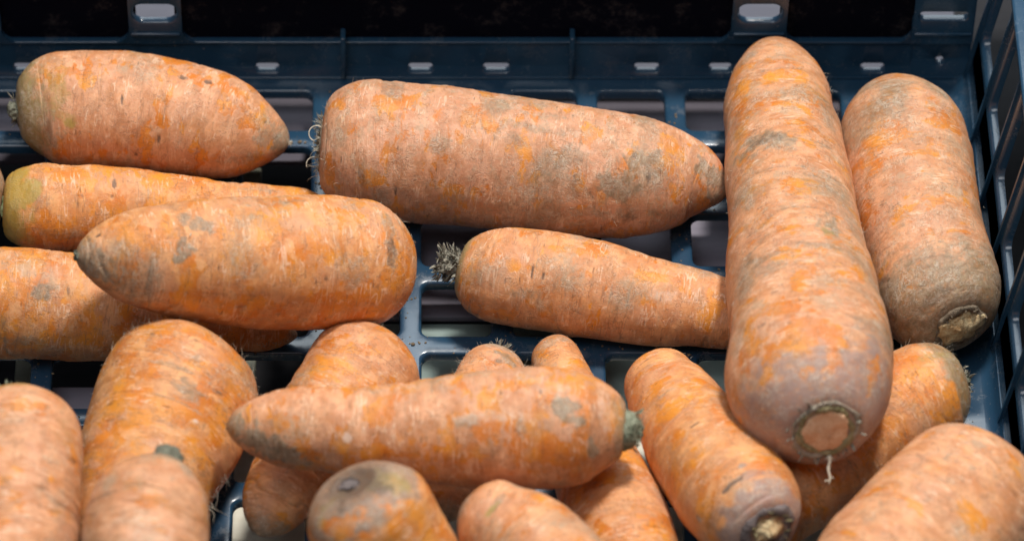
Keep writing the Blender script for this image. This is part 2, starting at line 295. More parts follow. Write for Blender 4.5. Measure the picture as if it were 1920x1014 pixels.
CARROTS = {
    'A': dict(st=[(-157.8, 64.2, 20.6, 17.5), (-144.2, 66.2, 20.2, 21.5), (-123.3, 65.4, 19.6, 23.0), (-102.3, 62.8, 19.0, 23.0), (-81.3, 58.4, 18.4, 20.9), (-64.6, 53.8, 17.9, 17.7), (-52.0, 50.2, 17.5, 13.7)],
        a=18.5,
        c0=0.42,
        b=26.8,
        k=0.56,
        grey=(15.4, 0.75),
        green=0.5,
        purple=0,
        orange=0,
        crease=[],
        soil=0,
        pink=0.75,
        hollow=0,
        marks=[(3.5, 0.73, 6.2, 8.2, 'g', 0.7), (96.4, 0.8, 10.3, 3.3, 'g', 0.45), (37.5, 1.0, 16.5, 4.1, 'g', 0.35), (64.7, -0.8, 2.5, 1.6, 'k', 0.8), (74.7, -0.83, 1.6, 1.6, 'k', 0.9), (43.0, -0.17, 0.8, 2.5, 'k', 0.8), (60.0, 0.43, 0.8, 2.5, 'k', 0.8), (50.6, 0.8, 1.0, 1.4, 'k', 0.8), (100.8, -0.13, 6.2, 8.2, 'g', 0.5), (105.7, 0.17, 4.9, 5.4, 'g', 0.9), (17.2, -0.17, 8.2, 12.4, 'y', 0.5), (22.3, 0.3, 3.7, 2.1, 'y', 0.8), (10.2, 0.57, 10.3, 10.3, 'g', 0.5), (29.6, -0.5, 12.4, 4.1, 'o', 0.5), (89.9, -0.37, 10.3, 5.1, 'o', 0.7), (80.6, -0.83, 12.4, 4.1, 'o', 0.6), (51.5, -0.9, 12.4, 2.9, 'o', 0.5)]),
    'B': dict(st=[(-38.4, 41.3, 26.4, 24.0), (-18.6, 40.2, 25.4, 27.3), (2.1, 38.5, 24.5, 27.5), (22.7, 36.6, 23.5, 26.4), (43.3, 34.2, 22.5, 25.8), (63.9, 30.9, 21.5, 25.2), (84.6, 29.6, 20.6, 24.1), (105.2, 28.2, 19.6, 23.1), (118.2, 22.5, 18.9, 19.6)],
        a=22.6,
        c0=0.5,
        b=48.4,
        k=0.58,
        grey=(5.1, 0.4),
        green=0.1,
        purple=0,
        orange=0,
        crease=[],
        soil=0.17,
        pink=1.0,
        hollow=0,
        marks=[(109.9, 0.67, 24.7, 3.3, 'g', 0.5), (155.6, -0.4, 4.5, 8.2, 'g', 0.8), (85.6, 0.17, 6.2, 12.4, 'g', 0.45), (81.4, -0.57, 18.5, 2.9, 'g', 0.5), (7.5, -0.2, 4.1, 12.4, 'g', 0.4), (32.9, 0.13, 12.4, 6.2, 'g', 0.3), (119.9, -0.33, 2.1, 2.1, 'k', 0.5), (125.8, 0.0, 1.0, 2.9, 'k', 0.6), (87.0, 0.5, 0.6, 4.1, 'k', 0.5), (30.6, 0.63, 0.6, 2.5, 'k', 0.7), (122.3, -0.27, 9.3, 5.8, 'g', 0.95), (115.0, 0.13, 11.3, 6.2, 'g', 0.8), (93.9, -0.1, 10.3, 8.2, 'g', 0.6), (73.0, -0.33, 8.2, 2.9, 'g', 0.55), (44.9, -0.1, 7.2, 5.1, 'g', 0.5), (150.5, -0.5, 6.2, 6.2, 'g', 0.8), (156.5, 0.57, 4.1, 5.1, 'k', 0.4), (119.9, 0.77, 5.1, 2.9, 'k', 0.5), (4.1, 0.2, 2.5, 10.3, 'g', 0.3), (75.8, 0.4, 9.3, 7.2, 'g', 0.45), (98.0, 0.3, 4.1, 8.2, 'g', 0.5), (21.3, 0.47, 8.2, 3.3, 'o', 0.8), (60.6, -0.57, 10.3, 5.1, 'o', 0.6), (23.2, -0.7, 10.3, 4.5, 'o', 0.6), (56.6, 0.5, 12.4, 3.3, 'o', 0.6), (4.1, 0.47, 2.5, 6.2, 'o', 0.9), (132.3, -0.73, 8.2, 4.1, 'o', 0.6), (84.2, -0.87, 12.4, 2.5, 'g', 0.5), (42.4, 0.77, 14.4, 2.5, 'g', 0.3), (102.0, -0.57, 8.2, 4.1, 'o', 0.5)]),
    'C': dict(st=[(14.6, -14.0, 18.9, 14.6), (28.4, -17.6, 18.1, 18.3), (42.6, -19.0, 17.3, 19.3), (62.9, -22.6, 16.2, 18.9), (83.1, -27.1, 15.0, 17.0), (103.3, -30.4, 13.8, 14.6), (116.4, -32.9, 13.1, 13.0), (128.5, -34.9, 12.4, 11.3)],
        a=14.4,
        c0=0.4,
        b=12.4,
        k=0.5,
        grey=(5.8, 0.7),
        green=0.5,
        purple=0,
        orange=0,
        crease=[],
        soil=0.05,
        pink=0.4,
        hollow=0,
        marks=[(28.3, -0.13, 0.8, 2.9, 'k', 0.8), (32.8, -0.1, 0.8, 2.5, 'k', 0.8), (18.5, -0.3, 8.2, 4.1, 'o', 0.7), (10.3, -0.83, 8.2, 2.5, 'o', 0.5), (38.5, -0.77, 6.2, 2.9, 'o', 0.8), (53.4, -0.87, 5.1, 2.9, 'o', 0.8), (48.4, -0.27, 5.1, 2.1, 'o', 0.8), (74.6, -0.6, 8.2, 2.1, 'o', 0.8), (25.7, 0.3, 9.3, 2.5, 'g', 0.5), (47.3, 0.4, 8.2, 2.9, 'g', 0.3), (77.5, -0.23, 12.4, 2.9, 'w', 0.5), (12.8, 0.97, 10.3, 4.1, 'o', 0.6)]),
    'D': dict(st=[(202.2, -48.5, 25.1, 21.6), (195.9, -31.3, 24.4, 23.8), (192.6, -10.0, 23.6, 24.6), (189.8, 14.9, 22.8, 25.4), (187.5, 40.3, 21.9, 25.2), (185.6, 61.7, 21.1, 23.4), (183.8, 78.3, 20.6, 20.1)],
        a=17.5,
        c0=0.42,
        b=30.9,
        k=0.5,
        grey=(32.9, 1.1),
        green=0.25,
        purple=0,
        orange=0,
        crease=[],
        soil=0.22,
        pink=0.7,
        hollow=0,
        marks=[(10.8, -0.63, 6.2, 12.4, 'g', 0.6), (1.1, 0.93, 10.3, 2.9, 'g', 0.6), (4.6, -0.27, 2.1, 14.4, 'k', 0.5), (0.3, 0.2, 2.1, 12.4, 'k', 0.5), (18.0, -0.27, 6.2, 18.5, 'g', 0.6), (50.3, -0.67, 2.9, 1.6, 'k', 0.5), (35.4, -0.43, 1.6, 2.9, 'g', 0.5), (69.5, 0.07, 0.6, 2.5, 'k', 0.5), (37.4, -0.3, 10.3, 18.5, 'g', 0.25), (80.6, -0.37, 6.2, 12.4, 'o', 0.6), (63.8, -0.67, 5.1, 6.2, 'o', 0.5), (85.0, 0.33, 3.7, 8.2, 'o', 0.5), (96.3, -0.43, 4.1, 6.2, 'o', 0.5), (128.2, 0.9, 4.1, 12.4, 'o', 0.4)]),
    'E': dict(st=[(-160.9, 17.8, 16.9, 16.5), (-150.2, 18.0, 16.0, 16.9), (-131.8, 19.0, 14.6, 16.9), (-111.4, 20.3, 13.0, 15.3), (-90.8, 21.5, 11.4, 12.8), (-70.3, 22.9, 9.7, 10.7), (-49.7, 24.2, 8.1, 8.7), (-35.2, 25.2, 7.0, 7.0)],
        a=16.5,
        c0=0.5,
        b=12.4,
        k=0.6,
        grey=(12.4, 0.2),
        green=0.95,
        purple=0,
        orange=0.25,
        crease=[],
        soil=0,
        pink=0.0,
        hollow=0,
        marks=[(6.5, -0.4, 10.3, 6.2, 'y', 0.9), (5.0, 0.6, 4.1, 5.1, 'y', 0.9), (14.7, -0.57, 6.2, 4.1, 'g', 0.3), (41.9, -0.6, 1.0, 2.9, 'k', 0.8), (40.8, -0.27, 0.8, 1.2, 'k', 0.7), (49.4, 0.13, 12.4, 5.1, 'o', 0.6), (68.1, -0.7, 12.4, 2.9, 'o', 0.6), (96.4, -0.83, 12.4, 1.6, 'g', 0.4), (20.9, 0.63, 16.5, 2.9, 'g', 0.4), (25.3, -0.8, 6.2, 4.1, 'o', 0.7)]),
    'F': dict(st=[(-4.4, -27.9, 36.6, 17.7), (-18.0, -30.7, 40.3, 23.4), (-33.9, -33.7, 44.5, 25.2), (-57.6, -39.4, 50.9, 24.4), (-77.2, -43.1, 56.3, 23.6), (-96.7, -45.8, 61.6, 22.3), (-112.1, -48.4, 65.9, 20.9), (-126.9, -51.6, 70.0, 18.8)],
        a=16.5,
        c0=0.42,
        b=44.3,
        k=0.54,
        grey=(9.3, 0.35),
        green=0.2,
        purple=0,
        orange=0.1,
        crease=[],
        soil=0,
        pink=0.15,
        hollow=0,
        marks=[(126.3, -0.7, 6.2, 6.2, 'g', 0.6), (99.6, -0.93, 20.6, 2.9, 'g', 0.3), (14.3, 0.6, 2.9, 12.4, 'g', 0.5), (20.6, -0.87, 8.2, 4.1, 'o', 0.7), (111.9, -0.8, 8.2, 2.9, 'g', 0.4), (48.3, -1.03, 16.5, 2.1, 'g', 0.3), (93.7, 0.2, 4.5, 6.2, 'g', 1.0), (87.4, 0.6, 5.8, 4.1, 'g', 0.7), (92.6, 0.8, 4.5, 2.9, 'g', 0.6), (122.5, 0.9, 1.6, 1.2, 'k', 0.9), (128.7, -0.23, 2.9, 4.1, 'g', 0.95), (122.0, -0.4, 8.2, 7.2, 'g', 0.5), (41.8, -0.23, 1.4, 1.6, 'k', 0.7), (14.3, 0.27, 2.5, 7.2, 'k', 0.6), (96.7, 0.67, 0.6, 1.6, 'w', 1.0), (113.4, 0.13, 10.3, 6.2, 'o', 0.4), (102.4, 0.5, 12.4, 4.1, 'o', 0.4), (59.5, -0.03, 12.4, 4.5, 'g', 0.2), (70.8, -0.73, 2.5, 1.6, 'k', 0.5), (76.5, -0.7, 0.8, 1.6, 'k', 0.5), (124.1, 0.2, 2.1, 8.2, 'g', 0.3), (31.5, -0.57, 12.4, 4.1, 'o', 0.6), (59.5, 0.47, 10.3, 2.9, 'o', 0.4), (32.5, 0.83, 12.4, 3.7, 'o', 0.4), (66.3, 1.07, 10.3, 1.0, 'g', 0.5), (46.1, 1.2, 8.2, 0.8, 'g', 0.6)]),
    'G': dict(st=[(-173.4, -32.6, 21.6, 20.2), (-159.5, -32.2, 19.8, 21.2), (-139.4, -32.1, 17.2, 20.8), (-119.3, -32.6, 14.6, 19.0), (-99.2, -33.6, 12.0, 15.8), (-79.0, -35.1, 9.4, 11.1), (-62.8, -36.0, 7.3, 7.7), (-47.5, -36.5, 5.4, 5.3)],
        a=18.5,
        c0=0.5,
        b=12.4,
        k=0.6,
        grey=(12.4, 0.7),
        green=0.4,
        purple=0,
        orange=0.3,
        crease=[],
        soil=0,
        pink=0.25,
        hollow=0,
        marks=[(28.2, -0.27, 4.1, 3.7, 'g', 0.9), (32.0, -0.37, 5.1, 1.6, 'g', 0.5), (21.1, -0.6, 1.2, 4.5, 'w', 0.5), (34.0, -0.73, 0.6, 4.1, 'w', 0.6), (22.8, 0.73, 12.4, 2.9, 'g', 0.4), (24.5, -0.73, 14.4, 5.1, 'o', 0.8)]),
    'H': dict(st=[(202.1, -71.6, 20.6, 15.9), (192.8, -74.5, 19.8, 19.5), (178.5, -82.4, 18.5, 20.4), (159.9, -97.8, 16.7, 19.3), (139.3, -116.8, 14.6, 16.9), (123.0, -131.5, 13.0, 13.7), (112.9, -140.4, 11.9, 10.9)],
        a=14.4,
        c0=0.35,
        b=18.5,
        k=0.6,
        grey=(17.5, 1.0),
        green=0.35,
        purple=0,
        orange=0.2,
        crease=[],
        soil=0,
        pink=0.1,
        hollow=0,
        marks=[(3.7, 0.63, 6.2, 8.2, 'g', 0.7), (9.0, 0.77, 10.3, 2.9, 'y', 0.5), (46.5, 0.03, 10.3, 6.2, 'o', 0.5), (24.4, 0.6, 10.3, 6.2, 'o', 0.6), (57.5, -0.33, 6.2, 6.2, 'g', 0.3)]),
    'J': dict(st=[(145.1, -126.5, 61.8, 22.6), (142.2, -101.7, 56.5, 30.2), (142.2, -77.2, 51.4, 29.6), (141.6, -46.6, 45.3, 27.8), (140.8, -15.3, 39.2, 25.8), (140.5, 16.8, 33.1, 24.1), (140.0, 49.6, 26.9, 22.4), (139.6, 74.7, 22.4, 20.1), (138.0, 100.3, 17.7, 15.2)],
        a=24.3,
        c0=0.52,
        b=36.0,
        k=0.5,
        grey=(27.8, 0.9),
        green=0.04,
        purple=1,
        orange=0,
        crease=[],
        soil=0.14,
        pink=0.7,
        hollow=0,
        marks=[(0.9, -1.13, 3.3, 22.6, 'g', 0.7), (0.0, 0.03, 2.1, 16.5, 'k', 0.35), (120.8, -0.8, 12.4, 4.1, 'g', 0.4), (148.8, 0.53, 12.4, 6.2, 'g', 0.35), (43.0, 0.47, 12.4, 3.3, 'g', 0.35), (110.6, -0.1, 4.1, 12.4, 'o', 0.4), (173.1, -0.8, 8.2, 4.1, 'o', 0.6), (165.9, 0.5, 10.3, 4.9, 'o', 0.4), (142.9, -0.37, 4.5, 8.2, 'k', 0.5), (142.9, -0.37, 8.2, 16.5, 'g', 0.7), (86.5, 0.37, 7.2, 5.1, 'g', 0.8), (82.5, 0.33, 5.1, 3.3, 'y', 0.5), (53.0, -0.27, 4.1, 0.8, 'k', 0.3), (63.6, -0.53, 3.3, 14.4, 'g', 0.5), (92.4, -0.83, 1.6, 1.6, 'k', 0.5), (47.9, -0.5, 1.2, 2.1, 'k', 0.6), (31.0, -0.67, 1.4, 2.1, 'k', 0.6), (35.4, -0.2, 4.1, 10.3, 'o', 0.6), (21.8, -0.1, 6.2, 12.4, 'o', 0.95), (15.0, 0.3, 10.3, 4.1, 'o', 0.8), (60.0, 1.17, 10.3, 2.9, 'o', 0.6), (16.0, -0.7, 4.1, 4.1, 'o', 0.9), (11.0, 1.07, 8.2, 3.3, 'o', 0.9), (8.3, -0.03, 2.9, 6.2, 'o', 0.8), (26.9, -0.9, 8.2, 6.2, 'o', 0.7), (100.5, 0.27, 18.5, 0.4, 'k', 0.55), (185.1, -0.17, 4.1, 12.4, 'o', 0.8), (171.4, -0.3, 4.1, 10.3, 'o', 0.6), (205.8, -0.67, 4.1, 8.2, 'g', 0.5), (137.0, -0.77, 6.2, 6.2, 'o', 0.4), (20.6, 0.93, 6.2, 5.1, 'g', 0.8), (72.9, 0.37, 3.3, 12.4, 'g', 0.6), (76.7, 0.7, 12.4, 4.1, 'o', 0.5), (122.8, 0.33, 6.2, 12.4, 'g', 0.4), (200.4, 0.1, 2.9, 6.2, 'g', 0.5)]),
    'K': dict(st=[(144.4, -204.3, 41.2, 28.1), (160.6, -188.1, 39.6, 29.8), (177.2, -166.8, 37.8, 30.9), (194.2, -145.1, 36.0, 30.4), (205.0, -131.0, 34.8, 28.6), (213.2, -121.0, 34.0, 24.1)],
        a=24.7,
        c0=0.4,
        b=20.6,
        k=0.45,
        grey=(12.4, 0.5),
        green=0.2,
        purple=0,
        orange=-0.15,
        crease=[],
        soil=0,
        pink=0.6,
        hollow=0,
        marks=[(76.0, -0.77, 6.2, 12.4, 'g', 0.3), (28.9, -1.1, 1.6, 2.9, 'k', 0.4), (87.4, -0.53, 4.1, 12.4, 'g', 0.3)]),
    'L': dict(st=[(123.9, -157.9, 44.3, 16.8), (117.2, -142.7, 39.1, 20.4), (107.9, -120.9, 31.9, 21.0), (100.1, -101.3, 25.7, 19.2), (94.1, -82.9, 20.2, 17.0), (89.4, -68.3, 15.9, 14.8), (85.2, -58.1, 12.8, 12.4)],
        a=17.5,
        c0=0.52,
        b=12.8,
        k=0.5,
        grey=(10.3, 0.95),
        green=0.05,
        purple=1,
        orange=0.1,
        crease=[(0.86, 0.06, 5)],
        soil=0,
        pink=0.15,
        hollow=0,
        marks=[(45.6, 0.1, 0.8, 3.3, 'k', 0.8), (36.1, 0.0, 0.6, 1.6, 'k', 0.7), (15.0, 0.37, 1.6, 2.1, 'g', 0.9), (10.5, 0.0, 1.0, 5.8, 'k', 0.8), (10.5, 0.33, 1.6, 10.3, 'g', 0.5), (70.9, -0.17, 1.0, 8.2, 'g', 0.5), (15.0, -0.97, 2.1, 1.6, 'g', 0.7), (61.2, 0.03, 5.1, 12.4, 'o', 0.4)]),
    'M': dict(st=[(73.2, -119.9, 53.9, 13.9), (61.6, -118.9, 53.9, 19.7), (50.1, -119.7, 53.9, 22.3), (40.4, -119.7, 53.9, 22.3), (21.2, -120.4, 53.9, 20.8), (1.9, -121.1, 53.9, 18.9), (-17.3, -121.1, 53.9, 16.7), (-36.6, -119.9, 53.9, 15.0), (-55.9, -118.9, 53.9, 14.3), (-69.7, -118.9, 53.9, 13.9)],
        a=19.6,
        c0=0.58,
        b=25.7,
        k=0.6,
        grey=(5.1, 0.6),
        green=0.3,
        purple=0,
        orange=0.1,
        crease=[],
        soil=0,
        pink=0.7,
        hollow=0,
        marks=[(21.9, 0.37, 6.2, 3.7, 'g', 0.9), (18.3, 0.17, 5.1, 2.9, 'g', 0.8), (12.7, -0.1, 6.2, 7.2, 'k', 0.35), (12.7, -0.3, 4.5, 5.1, 'g', 0.8), (38.2, 0.03, 1.6, 3.7, 'g', 0.9), (57.2, 0.2, 6.2, 2.9, 'g', 0.6), (30.7, 0.63, 1.0, 2.1, 'k', 0.7), (45.1, 0.7, 1.0, 2.1, 'k', 0.7), (133.8, -0.37, 10.3, 6.2, 'g', 0.95), (139.4, 0.03, 5.1, 6.2, 'g', 0.9), (124.8, -0.73, 12.4, 4.1, 'g', 0.8), (121.2, 0.27, 8.2, 2.9, 'o', 0.6), (90.8, 0.5, 6.2, 5.1, 'o', 0.95), (60.9, -0.4, 10.3, 4.1, 'o', 0.9), (33.8, -0.2, 12.4, 7.2, 'o', 0.7), (38.2, 0.83, 8.2, 2.9, 'o', 0.8), (116.5, -0.93, 8.2, 2.5, 'g', 0.6), (99.1, -0.13, 2.1, 2.9, 'w', 0.9), (67.1, 1.5, 12.4, 2.1, 'o', 0.5), (27.6, 0.77, 8.2, 6.2, 'w', 0.4), (17.5, 1.0, 2.9, 2.9, 'o', 0.9), (12.0, 0.6, 2.5, 3.3, 'o', 0.8), (5.7, 0.43, 4.1, 10.3, 'w', 0.5), (52.3, 0.27, 16.5, 3.3, 'w', 0.5), (85.9, -0.43, 10.3, 3.3, 'o', 0.6), (22.8, -0.37, 6.2, 6.2, 'o', 0.8)]),
    'N': dict(st=[(-13.6, -54.1, 23.1, 16.8), (-18.9, -63.6, 22.1, 21.1), (-26.8, -77.7, 20.6, 21.4), (-37.5, -95.1, 18.8, 19.3), (-45.2, -107.8, 17.4, 16.5), (-51.9, -120.3, 16.1, 14.1), (-58.8, -137.4, 14.4, 10.1)],
        a=15.4,
        c0=0.4,
        b=16.5,
        k=0.5,
        grey=(6.2, 0.4),
        green=0.3,
        purple=0,
        orange=0.1,
        crease=[],
        soil=0,
        pink=0.4,
        hollow=0,
        marks=[(95.4, -1.5, 6.2, 8.2, 'g', 0.6), (26.2, 0.5, 1.2, 10.3, 'g', 0.4), (35.6, 0.7, 1.2, 10.3, 'o', 0.6), (19.1, 0.57, 4.1, 12.4, 'o', 0.5)]),
    'O': dict(st=[(31.1, -54.3, 14.4, 10.4), (27.0, -63.4, 13.9, 13.2), (19.9, -81.8, 13.0, 13.5), (13.8, -98.7, 12.1, 12.7), (8.8, -115.5, 11.3, 11.4), (4.9, -127.3, 10.7, 9.8)],
        a=10.3,
        c0=0.4,
        b=12.4,
        k=0.5,
        grey=(10.3, 0.6),
        green=0.1,
        purple=0,
        orange=0,
        crease=[],
        soil=0,
        pink=0.5,
        hollow=0,
        marks=[(8.2, -0.07, 3.3, 8.2, 'g', 0.7)]),
    'P': dict(st=[(78.6, -170.7, 20.6, 17.3), (76.2, -155.4, 19.2, 18.9), (72.0, -136.1, 17.5, 19.5), (66.7, -115.0, 15.6, 17.7), (60.4, -92.3, 13.5, 14.7), (55.0, -69.2, 11.5, 11.6), (51.5, -54.0, 10.2, 9.7), (49.3, -42.3, 9.3, 8.1)],
        a=18.5,
        c0=0.4,
        b=9.3,
        k=0.5,
        grey=(12.4, 0.6),
        green=0.1,
        purple=0,
        orange=0.1,
        crease=[],
        soil=0,
        pink=0.3,
        hollow=0,
        marks=[(122.5, 0.1, 4.1, 8.2, 'g', 0.5)]),
    'Q': dict(st=[(-23.9, -165.4, 81.3, 20.6), (-19.9, -168.9, 72.1, 22.9), (-14.1, -173.7, 59.7, 24.1), (-8.5, -180.2, 46.3, 24.6), (0.0, -190.2, 24.7, 20.9)],
        a=15.4,
        c0=0.5,
        b=16.5,
        k=0.5,
        grey=(13.6, 1.1),
        green=0.0,
        purple=0.35,
        orange=0.3,
        crease=[],
        soil=0,
        pink=0.0,
        hollow=0.8,
        marks=[(1.7, -1.07, 6.2, 8.2, 'y', 0.6), (0.0, -0.67, 2.9, 3.7, 'k', 0.7), (0.0, 0.57, 2.9, 3.7, 'k', 0.7), (0.4, -0.23, 5.1, 12.4, 'g', 0.9), (5.2, 0.53, 4.1, 12.4, 'o', 0.7), (11.0, -0.53, 8.2, 8.2, 'o', 0.6), (0.6, 1.1, 8.2, 4.1, 'y', 0.5)]),
    'R': dict(st=[(59.8, -200.1, 51.5, 20.6), (50.8, -185.9, 51.0, 19.6), (40.7, -171.5, 50.4, 18.9), (29.4, -161.7, 50.0, 17.5), (20.0, -156.2, 49.6, 15.6), (13.7, -152.9, 49.4, 11.8)],
        a=18.5,
        c0=0.4,
        b=14.4,
        k=0.45,
        grey=(12.4, 0.6),
        green=0.2,
        purple=0,
        orange=0.0,
        crease=[(0.77, 0.1, 5)],
        soil=0,
        pink=0.5,
        hollow=0,
        marks=[(51.5, 0.33, 2.9, 5.4, 'y', 0.8), (51.0, 0.47, 2.5, 6.2, 'g', 0.6), (64.5, 0.43, 6.2, 2.9, 'g', 0.3)]),
    'S': dict(st=[(-79.9, -63.5, 30.9, 21.5), (-83.2, -70.2, 30.3, 28.1), (-89.2, -83.2, 29.2, 30.2), (-96.1, -103.2, 27.5, 28.6), (-101.3, -121.8, 26.0, 26.1), (-106.4, -142.4, 24.3, 22.8), (-110.5, -162.8, 22.6, 17.3)],
        a=22.6,
        c0=0.4,
        b=18.5,
        k=0.5,
        grey=(14.4, 0.4),
        green=0.35,
        purple=0,
        orange=0.2,
        crease=[],
        soil=0,
        pink=0.1,
        hollow=0,
        marks=[(37.3, -0.2, 6.2, 8.2, 'g', 0.6), (47.2, -0.4, 1.0, 1.2, 'w', 1.0), (30.4, 0.13, 1.6, 12.4, 'g', 0.5), (24.0, -0.27, 4.1, 10.3, 'g', 0.4), (53.7, 0.7, 6.2, 8.2, 'o', 0.6), (66.4, 0.67, 8.2, 8.2, 'o', 0.7), (35.6, 0.4, 2.9, 6.2, 'o', 0.7), (33.8, -0.3, 2.9, 4.1, 'o', 0.8), (48.2, 0.83, 1.2, 2.9, 'k', 0.5), (31.3, -0.5, 1.0, 2.5, 'k', 0.6), (43.6, -0.13, 0.8, 14.4, 'g', 0.5)]),
    'T': dict(st=[(-89.8, -155.0, 79.3, 15.0), (-92.5, -164.6, 77.3, 19.5), (-95.7, -177.9, 74.7, 22.0), (-96.9, -194.0, 71.5, 22.7), (-97.5, -212.1, 67.9, 20.3)],
        a=19.6,
        c0=0.35,
        b=16.5,
        k=0.5,
        grey=(12.4, 0.65),
        green=0.2,
        purple=0,
        orange=-0.25,
        crease=[],
        soil=0.12,
        pink=0.75,
        hollow=0,
        marks=[(20.5, 0.23, 2.9, 10.3, 'y', 0.3), (38.9, -0.2, 8.2, 12.4, 'w', 0.4), (25.6, -0.2, 4.1, 12.4, 'o', 0.4)]),
    'U': dict(st=[(-146.0, -116.5, 67.9, 18.8), (-145.1, -128.5, 66.1, 22.5), (-144.7, -145.7, 63.5, 23.5), (-145.4, -164.8, 60.5, 24.2), (-145.3, -187.9, 56.8, 23.4), (-145.2, -208.5, 53.5, 18.6)],
        a=17.5,
        c0=0.4,
        b=16.5,
        k=0.5,
        grey=(6.2, 0.4),
        green=0.6,
        purple=0,
        orange=-0.1,
        crease=[],
        soil=0,
        pink=0.7,
        hollow=0,
        marks=[(31.7, -1.1, 1.2, 1.9, 'k', 0.7), (16.1, -0.33, 4.1, 12.4, 'o', 0.4), (20.6, -0.9, 12.4, 5.1, 'y', 0.3)]),
    'V': dict(st=[(-214.2, 21.8, 17.3, 14.4), (-197.8, 22.8, 16.8, 17.3), (-179.4, 23.2, 16.2, 16.9), (-169.1, 23.5, 15.9, 15.7), (-160.0, 23.2, 15.6, 14.4)],
        a=12.4,
        c0=0.4,
        b=9.3,
        k=0.5,
        grey=(6.2, 0.4),
        green=0.2,
        purple=0,
        orange=0,
        crease=[],
        soil=0,
        pink=0.3,
        hollow=0,
        marks=[]),
}


SEG = 132
def build_body(key, c, parent):
    n = 250
    s, Cn, Rr = spine(c['st'], n); L = s[-1]
    r = profile(s, Rr, L, c['a'], c['c0'], c['b'], c['k'])
    T, E1, E2 = frames(Cn)
    seed = ord(key) * 7
    th = np.linspace(0, 2 * np.pi, SEG, endpoint=False)
    # the sunken cap at the crown: rings going inward
    caps = [(0.90, -0.35), (0.78, -0.2), (0.62, 0.5), (0.42, 1.0), (0.22, 1.2), (0.05, 1.25)]
    rc = r[0]
    CC = [Cn[0] + T[0] * d for f, d in caps][::-1]; RR = [rc * f for f, d in caps][::-1]
    nc = len(caps)
    C2 = np.vstack([CC, Cn]); r2 = np.r_[RR, r]; E1a = np.vstack([[E1[0]] * nc, E1]); E2a = np.vstack([[E2[0]] * nc, E2]); Ta = np.vstack([[T[0]] * nc, T])
    s2 = np.r_[np.full(nc, 0.0) - (rc - np.array(RR)), s]; Ra = np.r_[[Rr[0]] * nc, Rr]
    N = len(r2)
    S = np.repeat(s2, SEG); TH = np.tile(th, N); RB = np.repeat(r2, SEG); RF = np.repeat(Ra, SEG)
    ct, sn = np.cos(TH), np.sin(TH)
    rest = np.stack([S / 10 + seed * 1.7, RB * ct / 10 + seed * 0.9, RB * sn / 10], 1)      # cm
    # relief
    low = fbm(rest * np.array([0.28, 0.32, 0.32]), seed, 2)
    mid = fbm(rest * np.array([1.1, 0.55, 0.55]), seed + 5, 3)
    ring = vnoise(rest * np.array([2.6, 0.22, 0.22]), seed + 9)
    ringm = sstep(-0.1, 0.5, vnoise(rest * np.array([0.7, 0.7, 0.7]), seed + 11))
    fine = fbm(rest * np.array([5.0, 2.2, 2.2]), seed + 13, 3)
    cr = vnoise(rest * np.array([1.7, 0.30, 0.30]) + 5, seed + 61); crm = sstep(0.0, 0.5, vnoise(rest * np.array([0.6, 0.7, 0.7]), seed + 62))
    creases = np.exp(-(cr / 0.055) ** 2) * crm
    disp = -0.55 * creases + 0.070 * RF * low + 0.024 * RF * vnoise(rest * np.array([0.62, 0.35, 0.35]), seed + 71) + 0.40 * mid * 1.5 + 0.22 * ring * ringm * 1.4 + 0.16 * fine
    inner = sstep(-rc * 0.25, 3.0, S)
    disp = disp * (0.35 + 0.65 * inner)
    # lumpy shoulder round the crown
    disp += np.exp(-((S - 4) / 6.0) ** 2) * 0.55 * vnoise(np.stack([ct * 1.6 + seed, sn * 1.6, S * 0.08], 1), seed + 3)
    for f, dep, w in c['crease']:
        wob = 0.018 * L * vnoise(np.stack([ct + seed, sn, ct * 0], 1), seed + 21)
        disp -= dep * RF * np.exp(-((S - f * L + wob) / w) ** 2)
    # short transverse slits cut into the skin
    rnd = random.Random(seed); slits = np.zeros_like(S)
    for k in range(int(L * 0.50)):
        s0 = rnd.uniform(0.1, 0.94) * L; t0 = rnd.uniform(-2, 2); wa = rnd.uniform(0.25, 0.5); wc = rnd.uniform(1.0, 3.6)
        dth = (TH - t0 + np.pi) % (2 * np.pi) - np.pi
        g = np.exp(-((S - s0 + 0.25 * dth * RB * rnd.uniform(-.5, .5)) / wa) ** 2 - (dth * RB / wc) ** 2)
        slits = np.maximum(slits, g * rnd.uniform(0.3, 1.0))
    disp -= 0.42 * slits
    m = {k: np.zeros_like(S) for k in 'gkoyw'}
    wobble = fbm(rest * 2.2, seed + 31, 3); wob2 = fbm(rest * np.array([7.0, 5.0, 5.0]), seed + 33, 3)
    for s0, t0, wa, wc, kind, wt in c['marks']:
        dth = (TH - t0 + np.pi) % (2 * np.pi) - np.pi
        d = np.sqrt(((S - s0) / wa) ** 2 + (dth * RB / wc) ** 2) + (wobble * 0.85 if min(wa, wc) > 2.5 else wobble * 0.2) + wob2 * 0.55
        v = wt * sstep(1.2, 0.45, d)
        m[kind] = np.maximum(m[kind], v)
        if kind == 'k': disp -= 0.5 * v * (1 if min(wa, wc) < 2.5 else 0.15)
    ext, st = c['grey']
    edge = ext * (1 + 0.35 * wobble * 2)
    crown = st * sstep(1.0, 0.15, S / np.maximum(edge, 0.1))
    tip = 0.75 * sstep(1.0, 0.0, (L - S) / 9.0)
    grn = c['green'] * sstep(1.0, 0.2, S / np.maximum(edge * 1.15, 0.1))
    greyv = np.maximum(np.maximum(m['g'], crown), tip)
    greyv = np.maximum(greyv, 0.10 + c['soil'] + 0.35 * sstep(0.1, 0.6, fbm(rest * np.array([.5, .5, .5]), seed + 41, 2)))
    greyv = greyv + 0.22 * creases
